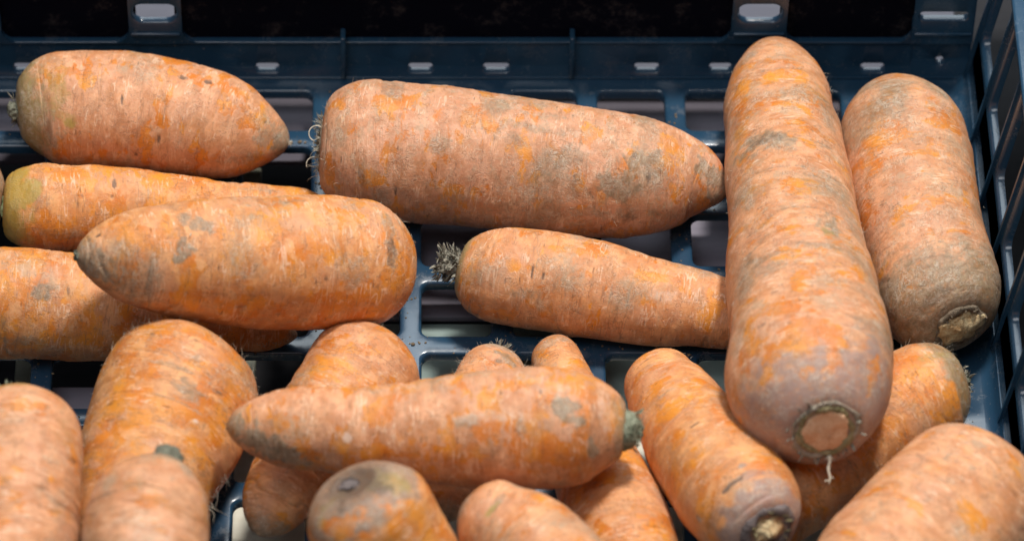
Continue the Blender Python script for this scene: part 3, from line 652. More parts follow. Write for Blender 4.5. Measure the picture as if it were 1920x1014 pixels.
    A = np.stack([greyv, np.maximum(np.maximum(m['k'], slits * 0.7), np.maximum(creases * 0.38, c['hollow'] * sstep(5.0, -3.0, S))), np.clip(m['o'] + c['orange'] + 0.5, -1, 2) - 0.5, np.maximum(m['y'], grn)], 1)
    B = np.stack([m['w'], np.maximum(crown, tip), c['purple'] * sstep(1.0, 0.4, S / (ext + 12)), np.full_like(S, c['pink'])], 1)
    rr = RB + disp * sstep(0, 3, RB)
    pos = np.repeat(C2, SEG, 0) + rr[:, None] * (ct[:, None] * np.repeat(E1a, SEG, 0) + sn[:, None] * np.repeat(E2a, SEG, 0))
    # the tip ends a little crooked
    tw = sstep(7.0, 0.0, L - S)
    pos += tw[:, None] * np.array([0.7, 0.2, -0.4]) * math.sin(seed)
    pos = np.vstack([pos, Cn[0] + T[0] * 1.25, Cn[-1] + T[-1] * 0.4])
    A = np.vstack([A, A[0], A[-1]]); B = np.vstack([B, B[0], B[-1]]); rest = np.vstack([rest, rest[0], rest[-1]])
    i = np.arange(N - 1)[:, None] * SEG; k = np.arange(SEG)[None]
    a = (i + k).ravel(); b = (i + (k + 1) % SEG).ravel()
    quads = np.stack([a, b, b + SEG, a + SEG], 1)
    nv = len(pos); kk = np.arange(SEG)
    t0 = np.stack([np.full(SEG, nv - 2), (kk + 1) % SEG, kk], 1)
    base = (N - 1) * SEG
    t1 = np.stack([np.full(SEG, nv - 1), base + kk, base + (kk + 1) % SEG], 1)
    me = bpy.data.meshes.new('root_body')
    me.vertices.add(nv); me.vertices.foreach_set('co', (pos * MM).astype(np.float32).ravel())
    loops = np.r_[quads.ravel(), t0.ravel(), t1.ravel()].astype(np.int32)
    me.loops.add(len(loops)); me.loops.foreach_set('vertex_index', loops)
    tot = np.r_[np.full(len(quads), 4), np.full(2 * SEG, 3)].astype(np.int32)
    me.polygons.add(len(tot)); me.polygons.foreach_set('loop_start', np.r_[0, np.cumsum(tot)[:-1]].astype(np.int32))
    me.polygons.foreach_set('use_smooth', np.ones(len(tot), bool))
    me.update(calc_edges=True)
    at = me.attributes.new('rest', 'FLOAT_VECTOR', 'POINT'); at.data.foreach_set('vector', rest.astype(np.float32).ravel())
    for nm, arr in (('mask_a', A), ('mask_b', B)):
        at = me.attributes.new(nm, 'FLOAT_COLOR', 'POINT'); at.data.foreach_set('color', arr.astype(np.float32).ravel())
    o = link('root_body', me, M_CARROT, parent)
    info = dict(s=s, C=Cn, r=r, T=T, E1=E1, E2=E2, L=L, rc=rc, o=o)
    return info

def frame(info, end='crown'):
    i = 0 if end == 'crown' else -1
    sgn = -1 if end == 'crown' else 1
    return (Vector(info['C'][i]) * MM, Vector(info['T'][i]) * sgn, Vector(info['E1'][i]), Vector(info['E2'][i]))

def at_skin(info, f, th, off=0.0):
    j = int(np.searchsorted(info['s'], f * info['L'])); j = min(j, len(info['s']) - 1)
    d = math.cos(th) * info['E1'][j] + math.sin(th) * info['E2'][j]
    return Vector((info['C'][j] + d * (info['r'][j] + off)) * MM), Vector(d)

def plug(name, info, radius, length, mat, parent, seed, dome=0.5, flare=1.0, lump=0.18, end='crown', sink=1.5, shift=(0, 0), bend=(0, 0)):
    """irregular stub or scar that grows out of an end of the root; millimetres"""
    p, t, a, b = frame(info, end); rnd = random.Random(seed); bm = bmesh.new(); seg = 36; rings = []
    prof = [(-sink, 1.0)] + [(length * q, 1.0 + (flare - 1) * q) for q in (0.15, 0.35, 0.6, 0.85)] + [(length * 1.0, flare * 0.86), (length + dome * 0.6, flare * 0.6), (length + dome, flare * 0.28)]
    ph = [rnd.uniform(0, 6.28) for _ in range(6)]
    for i, (h, f) in enumerate(prof):
        ring = []
        for k in range(seg):
            u = 2 * math.pi * k / seg
            w = 1 + lump * (0.5 * math.sin(2 * u + ph[0]) + 0.35 * math.sin(5 * u + ph[1] + h) + 0.3 * math.sin(9 * u + ph[2] - h * 1.3)) + rnd.uniform(-0.04, 0.04)
            rr = radius * f * w; hh = h + (rnd.uniform(-0.25, 0.25) + 0.35 * math.sin(3 * u + ph[3])) * (1 if h > 0 else 0)
            q = max(h, 0) / max(length, 0.1)
            ring.append(bm.verts.new(p + (t * hh + a * (math.cos(u) * rr + shift[0] + bend[0] * q * q) + b * (math.sin(u) * rr + shift[1] + bend[1] * q * q)) * MM))
        rings.append(ring)
    for i in range(len(rings) - 1):
        for k in range(seg): bm.faces.new((rings[i][k], rings[i][(k + 1) % seg], rings[i + 1][(k + 1) % seg], rings[i + 1][k]))
    bm.faces.new(rings[-1])
    return obj(name, bm, mat, parent)

def torus_collar(name, info, radius, thick, mat, parent, seed, shift=(0, 0), lift=0.0):
    p, t, a, b = frame(info); rnd = random.Random(seed); bm = bmesh.new(); seg = 90; m = 8; ph = [rnd.uniform(0, 6.28) for _ in range(6)]
    rings = []
    for k in range(seg):
        u = 2 * math.pi * k / seg
        w = 1 + 0.05 * math.sin(2 * u + ph[0]) + 0.03 * math.sin(5 * u + ph[1]) + rnd.uniform(-.012, .012)
        th_ = thick * (1 + 0.30 * math.sin(3 * u + ph[2]) + 0.2 * math.sin(8 * u + ph[3]) + rnd.uniform(-.15, .15))
        ring = []
        for j in range(m):
            v = 2 * math.pi * j / m; rr = radius * w + th_ * math.cos(v); hh = lift + th_ * 0.6 * math.sin(v)
            ring.append(bm.verts.new(p + (t * hh + a * (math.cos(u) * rr + shift[0]) + b * (math.sin(u) * rr + shift[1])) * MM))
        rings.append(ring)
    for k in range(seg):
        for j in range(m): bm.faces.new((rings[k][j], rings[(k + 1) % seg][j], rings[(k + 1) % seg][(j + 1) % m], rings[k][(j + 1) % m]))
    return obj(name, bm, mat, parent)

def flakes(name, info, n, r0, r1, ln, mat, parent, seed, out=0.7, lift=(0, 1), wid=0.5, end='crown', shift=(0, 0)):
    """small dried leaf scales standing round the crown"""
    p, t, a, b = frame(info, end); rnd = random.Random(seed); bm = bmesh.new()
    for i in range(n):
        u = rnd.uniform(0, 2 * math.pi); rr = rnd.uniform(r0, r1); h = rnd.uniform(*lift)
        rad = a * math.cos(u) + b * math.sin(u)
        base = p + (t * h + rad * rr + a * shift[0] + b * shift[1]) * MM
        d = (rad * out * rnd.uniform(0.4, 1.3) + t * rnd.uniform(0.2, 1.0) + Vector((rnd.uniform(-.4, .4), rnd.uniform(-.4, .4), rnd.uniform(-.4, .4)))).normalized()
        side = d.cross(Vector((rnd.uniform(-1, 1), rnd.uniform(-1, 1), rnd.uniform(-1, 1)))).normalized(); nn = d.cross(side)
        l = ln * rnd.uniform(0.5, 1.3) * MM; w = wid * rnd.uniform(0.5, 1.3) * MM; cu = rnd.uniform(-0.5, 0.5)
        rows = []
        for q, f in ((0, 0.6), (0.35, 1.0), (0.7, 0.8), (1.0, 0.15)):
            c_ = base + d * l * q + nn * cu * l * q * q
            rows.append([bm.verts.new(c_ - side * w * f), bm.verts.new(c_ + nn * w * 0.45 * f), bm.verts.new(c_ + side * w * f), bm.verts.new(c_ - nn * w * 0.25 * f)])
        for x in range(3):
            for y in range(4): bm.faces.new((rows[x][y], rows[x][(y + 1) % 4], rows[x + 1][(y + 1) % 4], rows[x + 1][y]))
        bm.faces.new(rows[0][::-1]); bm.faces.new(rows[-1])
    o = obj(name, bm, mat, parent, smooth=False); o['kind'] = 'stuff'; return o

def hair(bm, p, d, ln, rad, rnd, curl=0.6, n=9, drop=0.0):
    pts = [p]; d = d.normalized(); ax = Vector((rnd.uniform(-1, 1), rnd.uniform(-1, 1), rnd.uniform(-1, 1))).normalized()
    for i in range(n):
        d = (d + ax.cross(d) * curl / n * 3 + Vector((rnd.uniform(-1, 1), rnd.uniform(-1, 1), rnd.uniform(-1, 1))) * 0.22 + Vector((0, 0, -drop))).normalized()
        pts.append(pts[-1] + d * ln * MM / n)
    tube(bm, pts, [rad * MM * (1 - 0.75 * i / n) for i in range(n + 1)], 5)

def fuzz(info, parent, n, f0, f1, t0, t1, seed, ln=3.0, rad=0.06, lean=0.9, curl=0.5):
    """thin root hairs lying on and lifting off the skin"""
    rnd = random.Random(seed); bm = bmesh.new()
    for i in range(n):
        f = rnd.uniform(f0, f1); th = rnd.uniform(t0, t1)
        p, d = at_skin(info, f, th, -0.1)
        tn = Vector(info['T'][min(int(f * 249), 249)]); sd = d.cross(tn)
        dr = d * (1 - lean) + (tn * rnd.uniform(-1, 1) + sd * rnd.uniform(-1, 1)) * lean
        hair(bm, p, dr, ln * rnd.uniform(0.4, 1.3), rad * rnd.uniform(0.7, 1.3), rnd, curl, 6)
    o = obj('root_hairs', bm, M_HAIR, parent); o['kind'] = 'stuff'; return o

GROUP = 'carrots lying in the blue crate'
LABELS = {
    'A': 'stout carrot at top left with two small dark knots near its tip',
    'B': 'thick carrot across the top middle with curled white root hairs at its crown',
    'C': 'small tapering carrot in the centre with a tuft of dried leaf scales',
    'D': 'fat carrot along the right side wall with a ragged yellow crown scar',
    'E': 'slim carrot with yellow green shoulder just below the stout top left carrot',
    'F': 'blunt carrot resting on others at middle left, a grey scab near its left tip',
    'G': 'bright orange carrot entering from the left edge, shaded by the carrot above it',
    'H': 'carrot with grey hairy crown under the crown end of the longest carrot',
    'J': 'longest, largest carrot, its round purple grey crown with a dangling white rootlet',
    'K': 'large smooth peach coloured carrot cut off by the bottom right corner',
    'L': 'slanting carrot with a dark ringed crown at the bottom edge, left of the longest carrot',
    'M': 'crosswise carrot at bottom centre with dark grey tip and grey green leaf stub',
    'N': 'carrot passing under the left half of the crosswise bottom carrot, tip showing below',
    'O': 'short hairy carrot peeping out behind the middle of the crosswise bottom carrot',
    'P': 'carrot with narrow upright tip behind the crosswise carrot, its body showing below',
    'Q': 'upturned carrot at the bottom edge with a sunken grey mouldy crown',
    'R': 'carrot end with a pinched crease at the bottom edge, beside the mouldy crown',
    'S': 'big broad carrot at lower left with loose root hairs on its right side',
    'T': 'blurred carrot at bottom left with a small round grey green stub on top',
    'U': 'blurred pale carrot in the bottom left corner with a frayed green leaf base',
    'V': 'carrot showing only a sliver of its end at the left edge',
}
INFO = {}
for key, c in CARROTS.items():
    p0 = c['st'][0]
    root = thing('carrot', LABELS[key], 'carrot', GROUP)
    zc = min(x[2] - x[3] for x in c['st']); mid = c['st'][len(c['st']) // 2]
    root.location = (mid[0] * MM, mid[1] * MM, max(0.0, zc * MM))
    INFO[key] = (root, build_body(key, c, root))

def part_fix():
    """children are modelled in world coordinates; keep them there under their empties"""
    for key, (root, info) in INFO.items():
        for ch in [o for o in bpy.data.objects if o.parent == root]:
            ch.matrix_parent_inverse = Matrix.Translation(-root.location)

def G(k): return INFO[k][1], INFO[k][0]
# A: curled leaf stump
i, r = G('A'); torus_collar('crown_collar', i, i['rc'] * .72, 0.9, M_COLLAR, r, 1, lift=.2)
plug('leaf_stub', i, 3.0, 3.2, M_STUB, r, 2, dome=.8, flare=1.15, shift=(3.5, 0), lump=.3)
flakes('leaf_scales', i, 22, 1.5, 6, 3.0, M_FLAKE, r, 3, out=1.0, lift=(0, 1.5), wid=.5)
bm = bmesh.new(); rnd = random.Random(5)
for k in range(10): hair(bm, frame(i, 'tip')[0], frame(i, 'tip')[1] + Vector((rnd.uniform(-.6, .6), rnd.uniform(-.6, .6), rnd.uniform(-.6, .6))), 2.2, .10, rnd)
o = obj('root_hairs', bm, M_HAIR, r); o['kind'] = 'stuff'
# B: fringe and curled hairs
i, r = G('B'); torus_collar('crown_collar', i, i['rc'] * .80, 1.0, M_COLLAR, r, 4, lift=.3)
plug('crown_scar', i, i['rc'] * .62, .8, M_STUB, r, 5, dome=1.2)
flakes('leaf_scales', i, 110, 4, i['rc'] * .98, 3.2, M_FLAKE, r, 6, out=.5, lift=(0, 1.2), wid=.28)
bm = bmesh.new(); rnd = random.Random(11); p, t, a, b = frame(i)
for k in range(44):
    u = rnd.uniform(0, 6.28); rr = rnd.uniform(.5, 1.0) * i['rc']
    hair(bm, p + (a * math.cos(u) + b * math.sin(u)) * rr * MM, t + a * rnd.uniform(-.8, .8) + b * rnd.uniform(-.8, .8), rnd.uniform(3, 8), .13, rnd, 1.0)
def loop(bm, c, ex, ey, r1, a0, a1, rad, n=14):
    pts = [c + (ex * math.cos(a0 + (a1 - a0) * q / n) + ey * math.sin(a0 + (a1 - a0) * q / n)) * r1 * MM for q in range(n + 1)]
    tube(bm, pts, [rad * MM] * (n + 1), 6)
IU = Vector((0, math.sin(R(50)), math.cos(R(50)))); IX = Vector((1, 0, 0)); IN = Vector((0, -.643, .766))
loop(bm, p + (t * 2.0 + IU * 4.0 + IN * 8) * MM, IX, IU, 3.0, R(10), R(250), .22)
loop(bm, p + (t * 1.5 - IU * 4 + IN * 9) * MM, IX, IU, 6.5, R(95), R(-80), .2)
loop(bm, p + (t * 3.0 - IU * 8 + IN * 6) * MM, IX, IU, 3.0, R(60), R(200), .18)
o = obj('root_hairs', bm, M_HAIR, r); o['kind'] = 'stuff'
fuzz(i, r, 150, .0, .10, -1.6, 1.6, 12, 3.0, .07)
fuzz(i, r, 150, .45, .95, -1.3, 1.3, 13, 2.4, .05)
# C: dried leaf tuft
i, r = G('C'); torus_collar('crown_collar', i, i['rc'] * .85, .7, M_COLLAR, r, 14)
plug('leaf_stub', i, 3.0, 6.0, M_FLAKE, r, 15, dome=.8, flare=1.5, lump=.3)
flakes('leaf_scales', i, 260, 0.8, 5.6, 3.2, M_FLAKE, r, 16, out=1.0, lift=(-.5, 8.0), wid=.6)
fuzz(i, r, 60, .0, .15, -1.5, 1.5, 17, 2.2, .05)
# D: ragged yellow scar
i, r = G('D'); torus_collar('crown_collar', i, i['rc'] * 1.05, 1.4, M_COLLAR, r, 18, lift=.1)
plug('crown_scar', i, i['rc'] * .90, 1.4, M_SCAR_YELLOW, r, 19, dome=1.6, lump=.30)
flakes('leaf_scales', i, 46, i['rc'] * .90, i['rc'] * 1.10, 1.7, M_COLLAR, r, 20, out=.5, lift=(0, .8), wid=.45)
fuzz(i, r, 90, .05, .5, -1.4, 1.4, 21, 2.0, .05)
# E
i, r = G('E'); plug('leaf_stub', i, i['rc'] * .5, 1, M_STUB_GREEN, r, 22)
# F
i, r = G('F'); torus_collar('crown_collar', i, i['rc'] * .8, .9, M_COLLAR, r, 23); plug('crown_scar', i, i['rc'] * .6, .5, M_STUB, r, 24)
bm = bmesh.new(); rnd = random.Random(2); p, d = at_skin(i, .70, .45); hair(bm, p, Vector((0, -.5, 0)) + IN * .5, 2.2, .28, rnd, .2, 5); obj('rootlet', bm, M_HAIR, r)
plug('root_tip', i, 2.0, .3, M_STUB, r, 25, end='tip', dome=.3)
fuzz(i, r, 60, .0, .12, -1.5, 1.5, 26, 2.6, .05)
# G
i, r = G('G'); plug('crown_scar', i, i['rc'] * .6, .5, M_STUB, r, 27)
bm = bmesh.new(); rnd = random.Random(3)
for k in range(7):
    p, d = at_skin(i, .88 + .015 * k, .6); hair(bm, p, d + Vector((rnd.uniform(-1, 1), -.5, 0)), 3, .12, rnd, 1.2)
o = obj('root_hairs', bm, M_HAIR, r); o['kind'] = 'stuff'
# H
i, r = G('H'); plug('leaf_stub', i, i['rc'] * .6, 1.8, M_STUB, r, 28, lump=.3); flakes('leaf_scales', i, 60, 1, i['rc'], 2.6, M_FLAKE, r, 29, lift=(0, 2), wid=.35)
fuzz(i, r, 220, .0, .28, -1.9, 1.9, 30, 3.2, .055)
# J: round scar, rootlet, tuft
i, r = G('J'); torus_collar('crown_collar', i, i['rc'] * 1.0, 1.1, M_SOFT, r, 31, lift=.0)
torus_collar('scar_rim', i, i['rc'] * .84, 1.3, M_RIM, r, 131, lift=.3)
plug('crown_scar', i, i['rc'] * .76, .9, M_SCAR, r, 32, dome=.4, lump=.08)
flakes('leaf_scales', i, 30, i['rc'] * .95, i['rc'] * 1.15, 3.0, M_FLAKE, r, 33, out=.8, lift=(-.6, .2), wid=.6)
bm = bmesh.new(); p, t, a, b = frame(i)
q0 = p - a * i['rc'] * .98 * MM + t * .8 * MM
pts = [q0 + Vector((0.3 * math.sin(k * 1.1), 0, 0)) * MM - IU * k * 1.15 * MM + IN * (.5 + .12 * k) * MM for k in range(10)]
tube(bm, pts, [(.95, .75, .6, .55, .62, .5, .42, .5, .38, .2)[k] * MM for k in range(10)], 8)
for dx, k in ((-1.2, 8), (1.0, 1), (-1.0, 1), (.8, 7)): tube(bm, [pts[k], pts[k] + (IX * dx + IU * .3) * MM, pts[k] + (IX * dx * 1.7 - IU * .2) * MM], [.35 * MM, .25 * MM, .1 * MM], 6)
obj('rootlet', bm, M_HAIR, r)
bm = bmesh.new(); rnd = random.Random(8); p, t, a, b = frame(i, 'tip')
for k in range(16): hair(bm, p + IU * 3.6 * MM + IX * rnd.uniform(-1.2, 1.2) * MM, IU + IX * rnd.uniform(-.9, .9), rnd.uniform(1.8, 4), .24, rnd, .5)
o = obj('tip_hairs', bm, M_HAIR, r); o['kind'] = 'stuff'
fuzz(i, r, 260, .02, .95, -1.5, 1.5, 34, 2.2, .05)
# K
i, r = G('K'); fuzz(i, r, 60, .2, .95, -1.3, 1.3, 35, 2.2, .05); plug('crown_scar', i, i['rc'] * .6, .5, M_SCAR, r, 36)
# L: dark ring, pointed leaf stub
i, r = G('L'); torus_collar('crown_collar', i, i['rc'] * .95, 1.9, M_RING, r, 37)
plug('leaf_stub', i, i['rc'] * .62, 2.2, M_SCAR_YELLOW, r, 38, flare=.55, dome=2.0, lump=.25)
flakes('leaf_scales', i, 26, i['rc'] * .6, i['rc'], 2.6, M_RIM, r, 39, lift=(0, 1), wid=.5)
fuzz(i, r, 120, .1, .95, -1.3, 1.3, 40, 1.8, .05)
# M: grey green stub
i, r = G('M'); plug('leaf_stub', i, i['rc'] * 1.0, 4.6, M_STUB_PALE, r, 41, flare=.72, dome=2.2, lump=.12)
flakes('leaf_scales', i, 110, 1.5, i['rc'] * .9, 2.0, M_STUB_PALE, r, 42, out=.5, lift=(1.5, 5.5), wid=.4)
bm = bmesh.new(); rnd = random.Random(9); p, t, a, b = frame(i)
for k in range(9): hair(bm, p - a * i['rc'] * MM * .9 + t * rnd.uniform(0, 3) * MM, t * .4 - IU + IX * rnd.uniform(-.6, .6), rnd.uniform(2, 4), .13, rnd, .4)
o = obj('root_hairs', bm, M_HAIR, r); o['kind'] = 'stuff'
plug('root_tip', i, 1.9, .3, M_STUB, r, 43, end='tip', dome=.3)
# N, O, P
i, r = G('N'); plug('crown_scar', i, i['rc'] * .7, .5, M_STUB, r, 44); fuzz(i, r, 140, .0, .4, -1.5, 1.5, 45, 2.4, .05)
i, r = G('O'); fuzz(i, r, 330, .0, .5, -2.4, 2.4, 46, 3.6, .06, .8); flakes('leaf_scales', i, 40, 0, i['rc'], 2.6, M_FLAKE, r, 47, lift=(0, 1.5), wid=.4, shift=(2, 3))
i, r = G('P'); fuzz(i, r, 200, .1, 1., -1.5, 1.5, 48, 1.8, .05)
# Q: sunken mouldy crown
i, r = G('Q'); plug('crown_scar', i, i['rc'] * .36, -.6, M_RING, r, 50, dome=.6, lump=.35, shift=(-2, 2))
# R
i, r = G('R'); fuzz(i, r, 50, .4, .95, -1.3, 1.3, 51, 1.8, .05)
# S: loose hairs on the right
i, r = G('S'); plug('crown_scar', i, i['rc'] * .6, .6, M_STUB, r, 52); fuzz(i, r, 200, .0, .3, -1.6, 1.6, 53, 4, .06); fuzz(i, r, 120, .3, .9, -1.4, 1.4, 54, 2.4, .05)
# T, U
i, r = G('T'); plug('leaf_stub', i, i['rc'] * 1.05, 4.6, M_STUB, r, 55, flare=.92, dome=2.0, lump=.1)
i, r = G('U'); plug('leaf_stub', i, i['rc'] * .6, 2.4, M_STUB_GREEN, r, 56, lump=.3); flakes('leaf_scales', i, 70, 1, i['rc'] * 1.0, 2.6, M_STUB_PALE, r, 57, lift=(0, 2), wid=.6)
i, r = G('V'); plug('crown_scar', i, i['rc'] * .6, .6, M_STUB, r, 58)
bm = bmesh.new(); rnd = random.Random(21); i, r = G('S')
for k in range(12):
    p, d = at_skin(i, .50 + .018 * k, -1.35 if Vector(i['E2'][100]).x < 0 else 1.35)
    hair(bm, p, d + Vector((.3, rnd.uniform(-.8, .2), 0)), rnd.uniform(4, 10), .13, rnd, .9, 10, .05)
o = obj('loose_hairs', bm, M_HAIR, r); o['kind'] = 'stuff'
bpy.context.view_layer.update()
part_fix()

# ---------------------------------------------------------------- the crate (photo units turned to metres)
crate = thing('plastic_crate', 'dark blue plastic crate with a grid floor and slotted walls under the carrots', 'crate', loc=(0, 0, 0))
PITCH = 170.0; X0 = -1190 + 0.0; HOLE = 130.0
def rrect(x0, x1, y0, y1, r, k=6):
    pts = []
    for cx, cy, a0 in ((x1 - r, y1 - r, 0), (x0 + r, y1 - r, 90), (x0 + r, y0 + r, 180), (x1 - r, y0 + r, 270)):
        for j in range(k + 1):
            a = R(a0 + 90 * j / k); pts.append((cx + r * math.cos(a), cy + r * math.sin(a)))
    return pts
def hole_plate(bm, cell, hole, r, f, thick=18.0, bev=4.0):
    """one cell of plate with a rounded hole; f maps (a,b,depth) to a point; cell/hole = (a0,a1,b0,b1)"""
    k = 6; inner = rrect(*hole, r, k); a0, a1, b0, b1 = cell
    outer = []
    corners = ((a1, b1), (a0, b1), (a0, b0), (a1, b0))
    for ci in range(4):
        for j in range(k + 1):
            x, y = inner[ci * (k + 1) + j]; cx, cy = corners[ci]
            if j < k / 2: o_ = (cx, y if ci in (0, 3) else y) if ci in (0, 2) else (x, cy)
            elif j > k / 2: o_ = (x, cy) if ci in (0, 2) else (cx, y)
            else: o_ = (cx, cy)
            outer.append(o_)
    n = len(inner)
    mcx = (hole[0] + hole[1]) / 2; mcy = (hole[2] + hole[3]) / 2
    def grow(p, d): # move outwards from the hole
        x, y = p; return (x + d * (1 if x > mcx else -1) * min(1, abs(x - mcx) / 20), y + d * (1 if y > mcy else -1) * min(1, abs(y - mcy) / 20))
    rows = [[f(x, y, 0) for x, y in outer],
            [f(*grow(p, bev * 1.0), 0) for p in inner],
            [f(*grow(p, bev * 0.35), -bev * 0.3) for p in inner],
            [f(*p, -bev) for p in inner],
            [f(*grow(p, -0.6), -thick) for p in inner],
            [f(x, y, -thick) for x, y in outer]]
    vr = [[bm.verts.new(Vector(q) * U) for q in row] for row in rows]
    for a, b in zip(vr[:-1], vr[1:]):
        for j in range(n):
            try: bm.faces.new((a[j], a[(j + 1) % n], b[(j + 1) % n], b[j]))
            except ValueError: pass
def finish(bm):
    bmesh.ops.remove_doubles(bm, verts=bm.verts, dist=0.2 * U)
    bmesh.ops.dissolve_degenerate(bm, edges=bm.edges, dist=0.05 * U)
    bmesh.ops.recalc_face_normals(bm, faces=bm.faces)
WX = 1056.0            # right end of the floor
WY = 486.0             # back end of the floor
bm = bmesh.new()
cols = [(k * PITCH - 20, (k + 1) * PITCH - 20, k * PITCH, k * PITCH + HOLE) for k in range(-8, 6)]
last = cols[-1]
cols[-1] = (last[0], WX, last[2], last[3])
rowsY = [(-8 + k * PITCH, -8 + (k + 1) * PITCH, 13 + k * PITCH, 13 + k * PITCH + 127) for k in range(-6, 2)]
rowsY.append((-8 + 2 * PITCH, WY, 13 + 2 * PITCH, 13 + 2 * PITCH + 99))
for ca0, ca1, ha0, ha1 in cols:
    for cb0, cb1, hb0, hb1 in rowsY:
        hole_plate(bm, (ca0, ca1, cb0, cb1), (ha0, ha1, hb0, hb1), 17, lambda a, b, d: (a, b, d), 20, 5)
finish(bm)
fl = obj('floor_grid', bm, M_BLUE, crate); harden(fl, 50)
# the strengthening ribs under the grid
bm = bmesh.new()
for ca0, *_ in cols[1:]: add_box(bm, (ca0 + 6) * U, (ca0 + 14) * U, -1020 * U, WY * U, -58 * U, -19 * U)
finish(bm); obj('under_rib', bm, M_BLUE, crate, False)

# back wall: a lower band with drain slots, leaning back a little, then posts with windows between
def bw(x, z, d):       # d > 0 towards the viewer
    y = WY + (0.42 * z if z < 40 else 16.8 + 0.03 * (z - 40))
    return (x, y - d, z)
slots = [(480, 525), (765, 812), (905, 955), (1187, 1235), (1327, 1370), (1610, 1655), (168, 215), (28, 72)]
def px2x(u): return (u - 790) / 0.9635
bm = bmesh.new(); BX0 = cols[0][0]; WXB = WX + 6
segs = sorted((px2x(a), px2x(b)) for a, b in slots)
dot = (px2x(1749), px2x(1766))
segs.append(dot); segs.sort()
edges = [BX0] + [(segs[i][1] + segs[i + 1][0]) / 2 for i in range(len(segs) - 1)] + [WXB]
for i, (a, b) in enumerate(segs):
    z0, z1 = (11, 29) if (a, b) != dot else (26, 43)
    hole_plate(bm, (edges[i], edges[i + 1], 0, 86), (a, b, z0, z1), 8.5, lambda x, z, d: bw(x, z, d), 14, 3)
finish(bm); o = obj('back_wall', bm, M_BLUE, crate); harden(o, 50)
bm = bmesh.new(); add_box(bm, BX0 * U, WXB * U, (WY - 3) * U, (WY + 2.2) * U, 0.3 * U, 4.5 * U, 1.2 * U)
obj('floor_bead', bm, M_BLUE, crate)
bm = bmesh.new(); add_box(bm, BX0 * U, WXB * U, (WY + 13.5) * U, (WY + 30) * U, 82 * U, 88 * U, 2 * U); obj('band_ledge', bm, M_BLUE, crate)
TOP = 280.0
posts = [(-905, -808), (-562, -460), (596, 702), (944, WXB)]
for i, (a, b) in enumerate(posts):
    bm = bmesh.new(); ox = (a + b) / 2 if i < 3 else 1002
    zc = 166 if i < 3 else 160
    hw = 42 if i < 3 else 46
    def pf(x, z, d): return (x, WY + 12 + 0.03 * (z - 116) - d + (0 if z > 116 else 0), z)
    hole_plate(bm, (a, b, 86, TOP - 30), (ox - hw, ox + hw, zc - (22 if i < 3 else 10), zc + (26 if i < 3 else 12)), 20 if i < 3 else 9, pf, 14, 4)
    finish(bm); o = obj('wall_post', bm, M_BLUE, crate); harden(o, 50)
    bm = bmesh.new(); add_box(bm, (a + 4) * U, (b - 4) * U, (WY + 6) * U, (WY + 12.6) * U, 112 * U, 119 * U, 2 * U); obj('post_ledge', bm, M_BLUE, crate)
# rounded window corners next to the posts
def fillet(bm, x, z, sx, r=38.0):
    ring = [(x, z)] + [(x + sx * (r - r * math.sin(t)), z + (r - r * math.cos(t))) for t in [math.pi / 2 * j / 8 for j in range(9)]][::-1]
    fr = [bm.verts.new(Vector((p[0], WY + 13.4, p[1])) * U) for p in ring]; bk = [bm.verts.new(Vector((p[0], WY + 24, p[1])) * U) for p in ring]
    bm.faces.new(fr); bm.faces.new(bk[::-1])
    for j in range(len(ring)): bm.faces.new((fr[j], fr[(j + 1) % len(ring)], bk[(j + 1) % len(ring)], bk[j]))
for a, b in posts:
    for x, sx in ((a + .5, -1), (b - .5, 1)):
        if -900 < x < 1000:
            bm = bmesh.new(); fillet(bm, x, 85, sx); bmesh.ops.recalc_face_normals(bm, faces=bm.faces); obj('window_corner', bm, M_BLUE, crate, False)
# top rail, black sheets added for the unlit depth behind the windows, slim ribs
bm = bmesh.new(); add_box(bm, BX0 * U, WXB * U, (WY + 4) * U, (WY + 46) * U, (TOP - 31) * U, TOP * U, 6 * U); obj('top_rail', bm, M_BLUE, crate)
for a, b in ((-808, -562), (-460, 596), (702, 944)):
    bm = bmesh.new(); add_box(bm, (a - 14) * U, (b + 14) * U, (WY + 27) * U, (WY + 31) * U, 66 * U, (TOP - 26) * U); obj('window_blackout', bm, M_BLACK, crate, False)
for u in (645, 1070):
    x = px2x(u); bm = bmesh.new()
    add_box(bm, (x - 5) * U, (x + 5) * U, (WY - 6) * U, (WY + 24) * U, 3 * U, 118 * U, 2.4 * U); obj('wall_rib', bm, M_BLUE, crate)

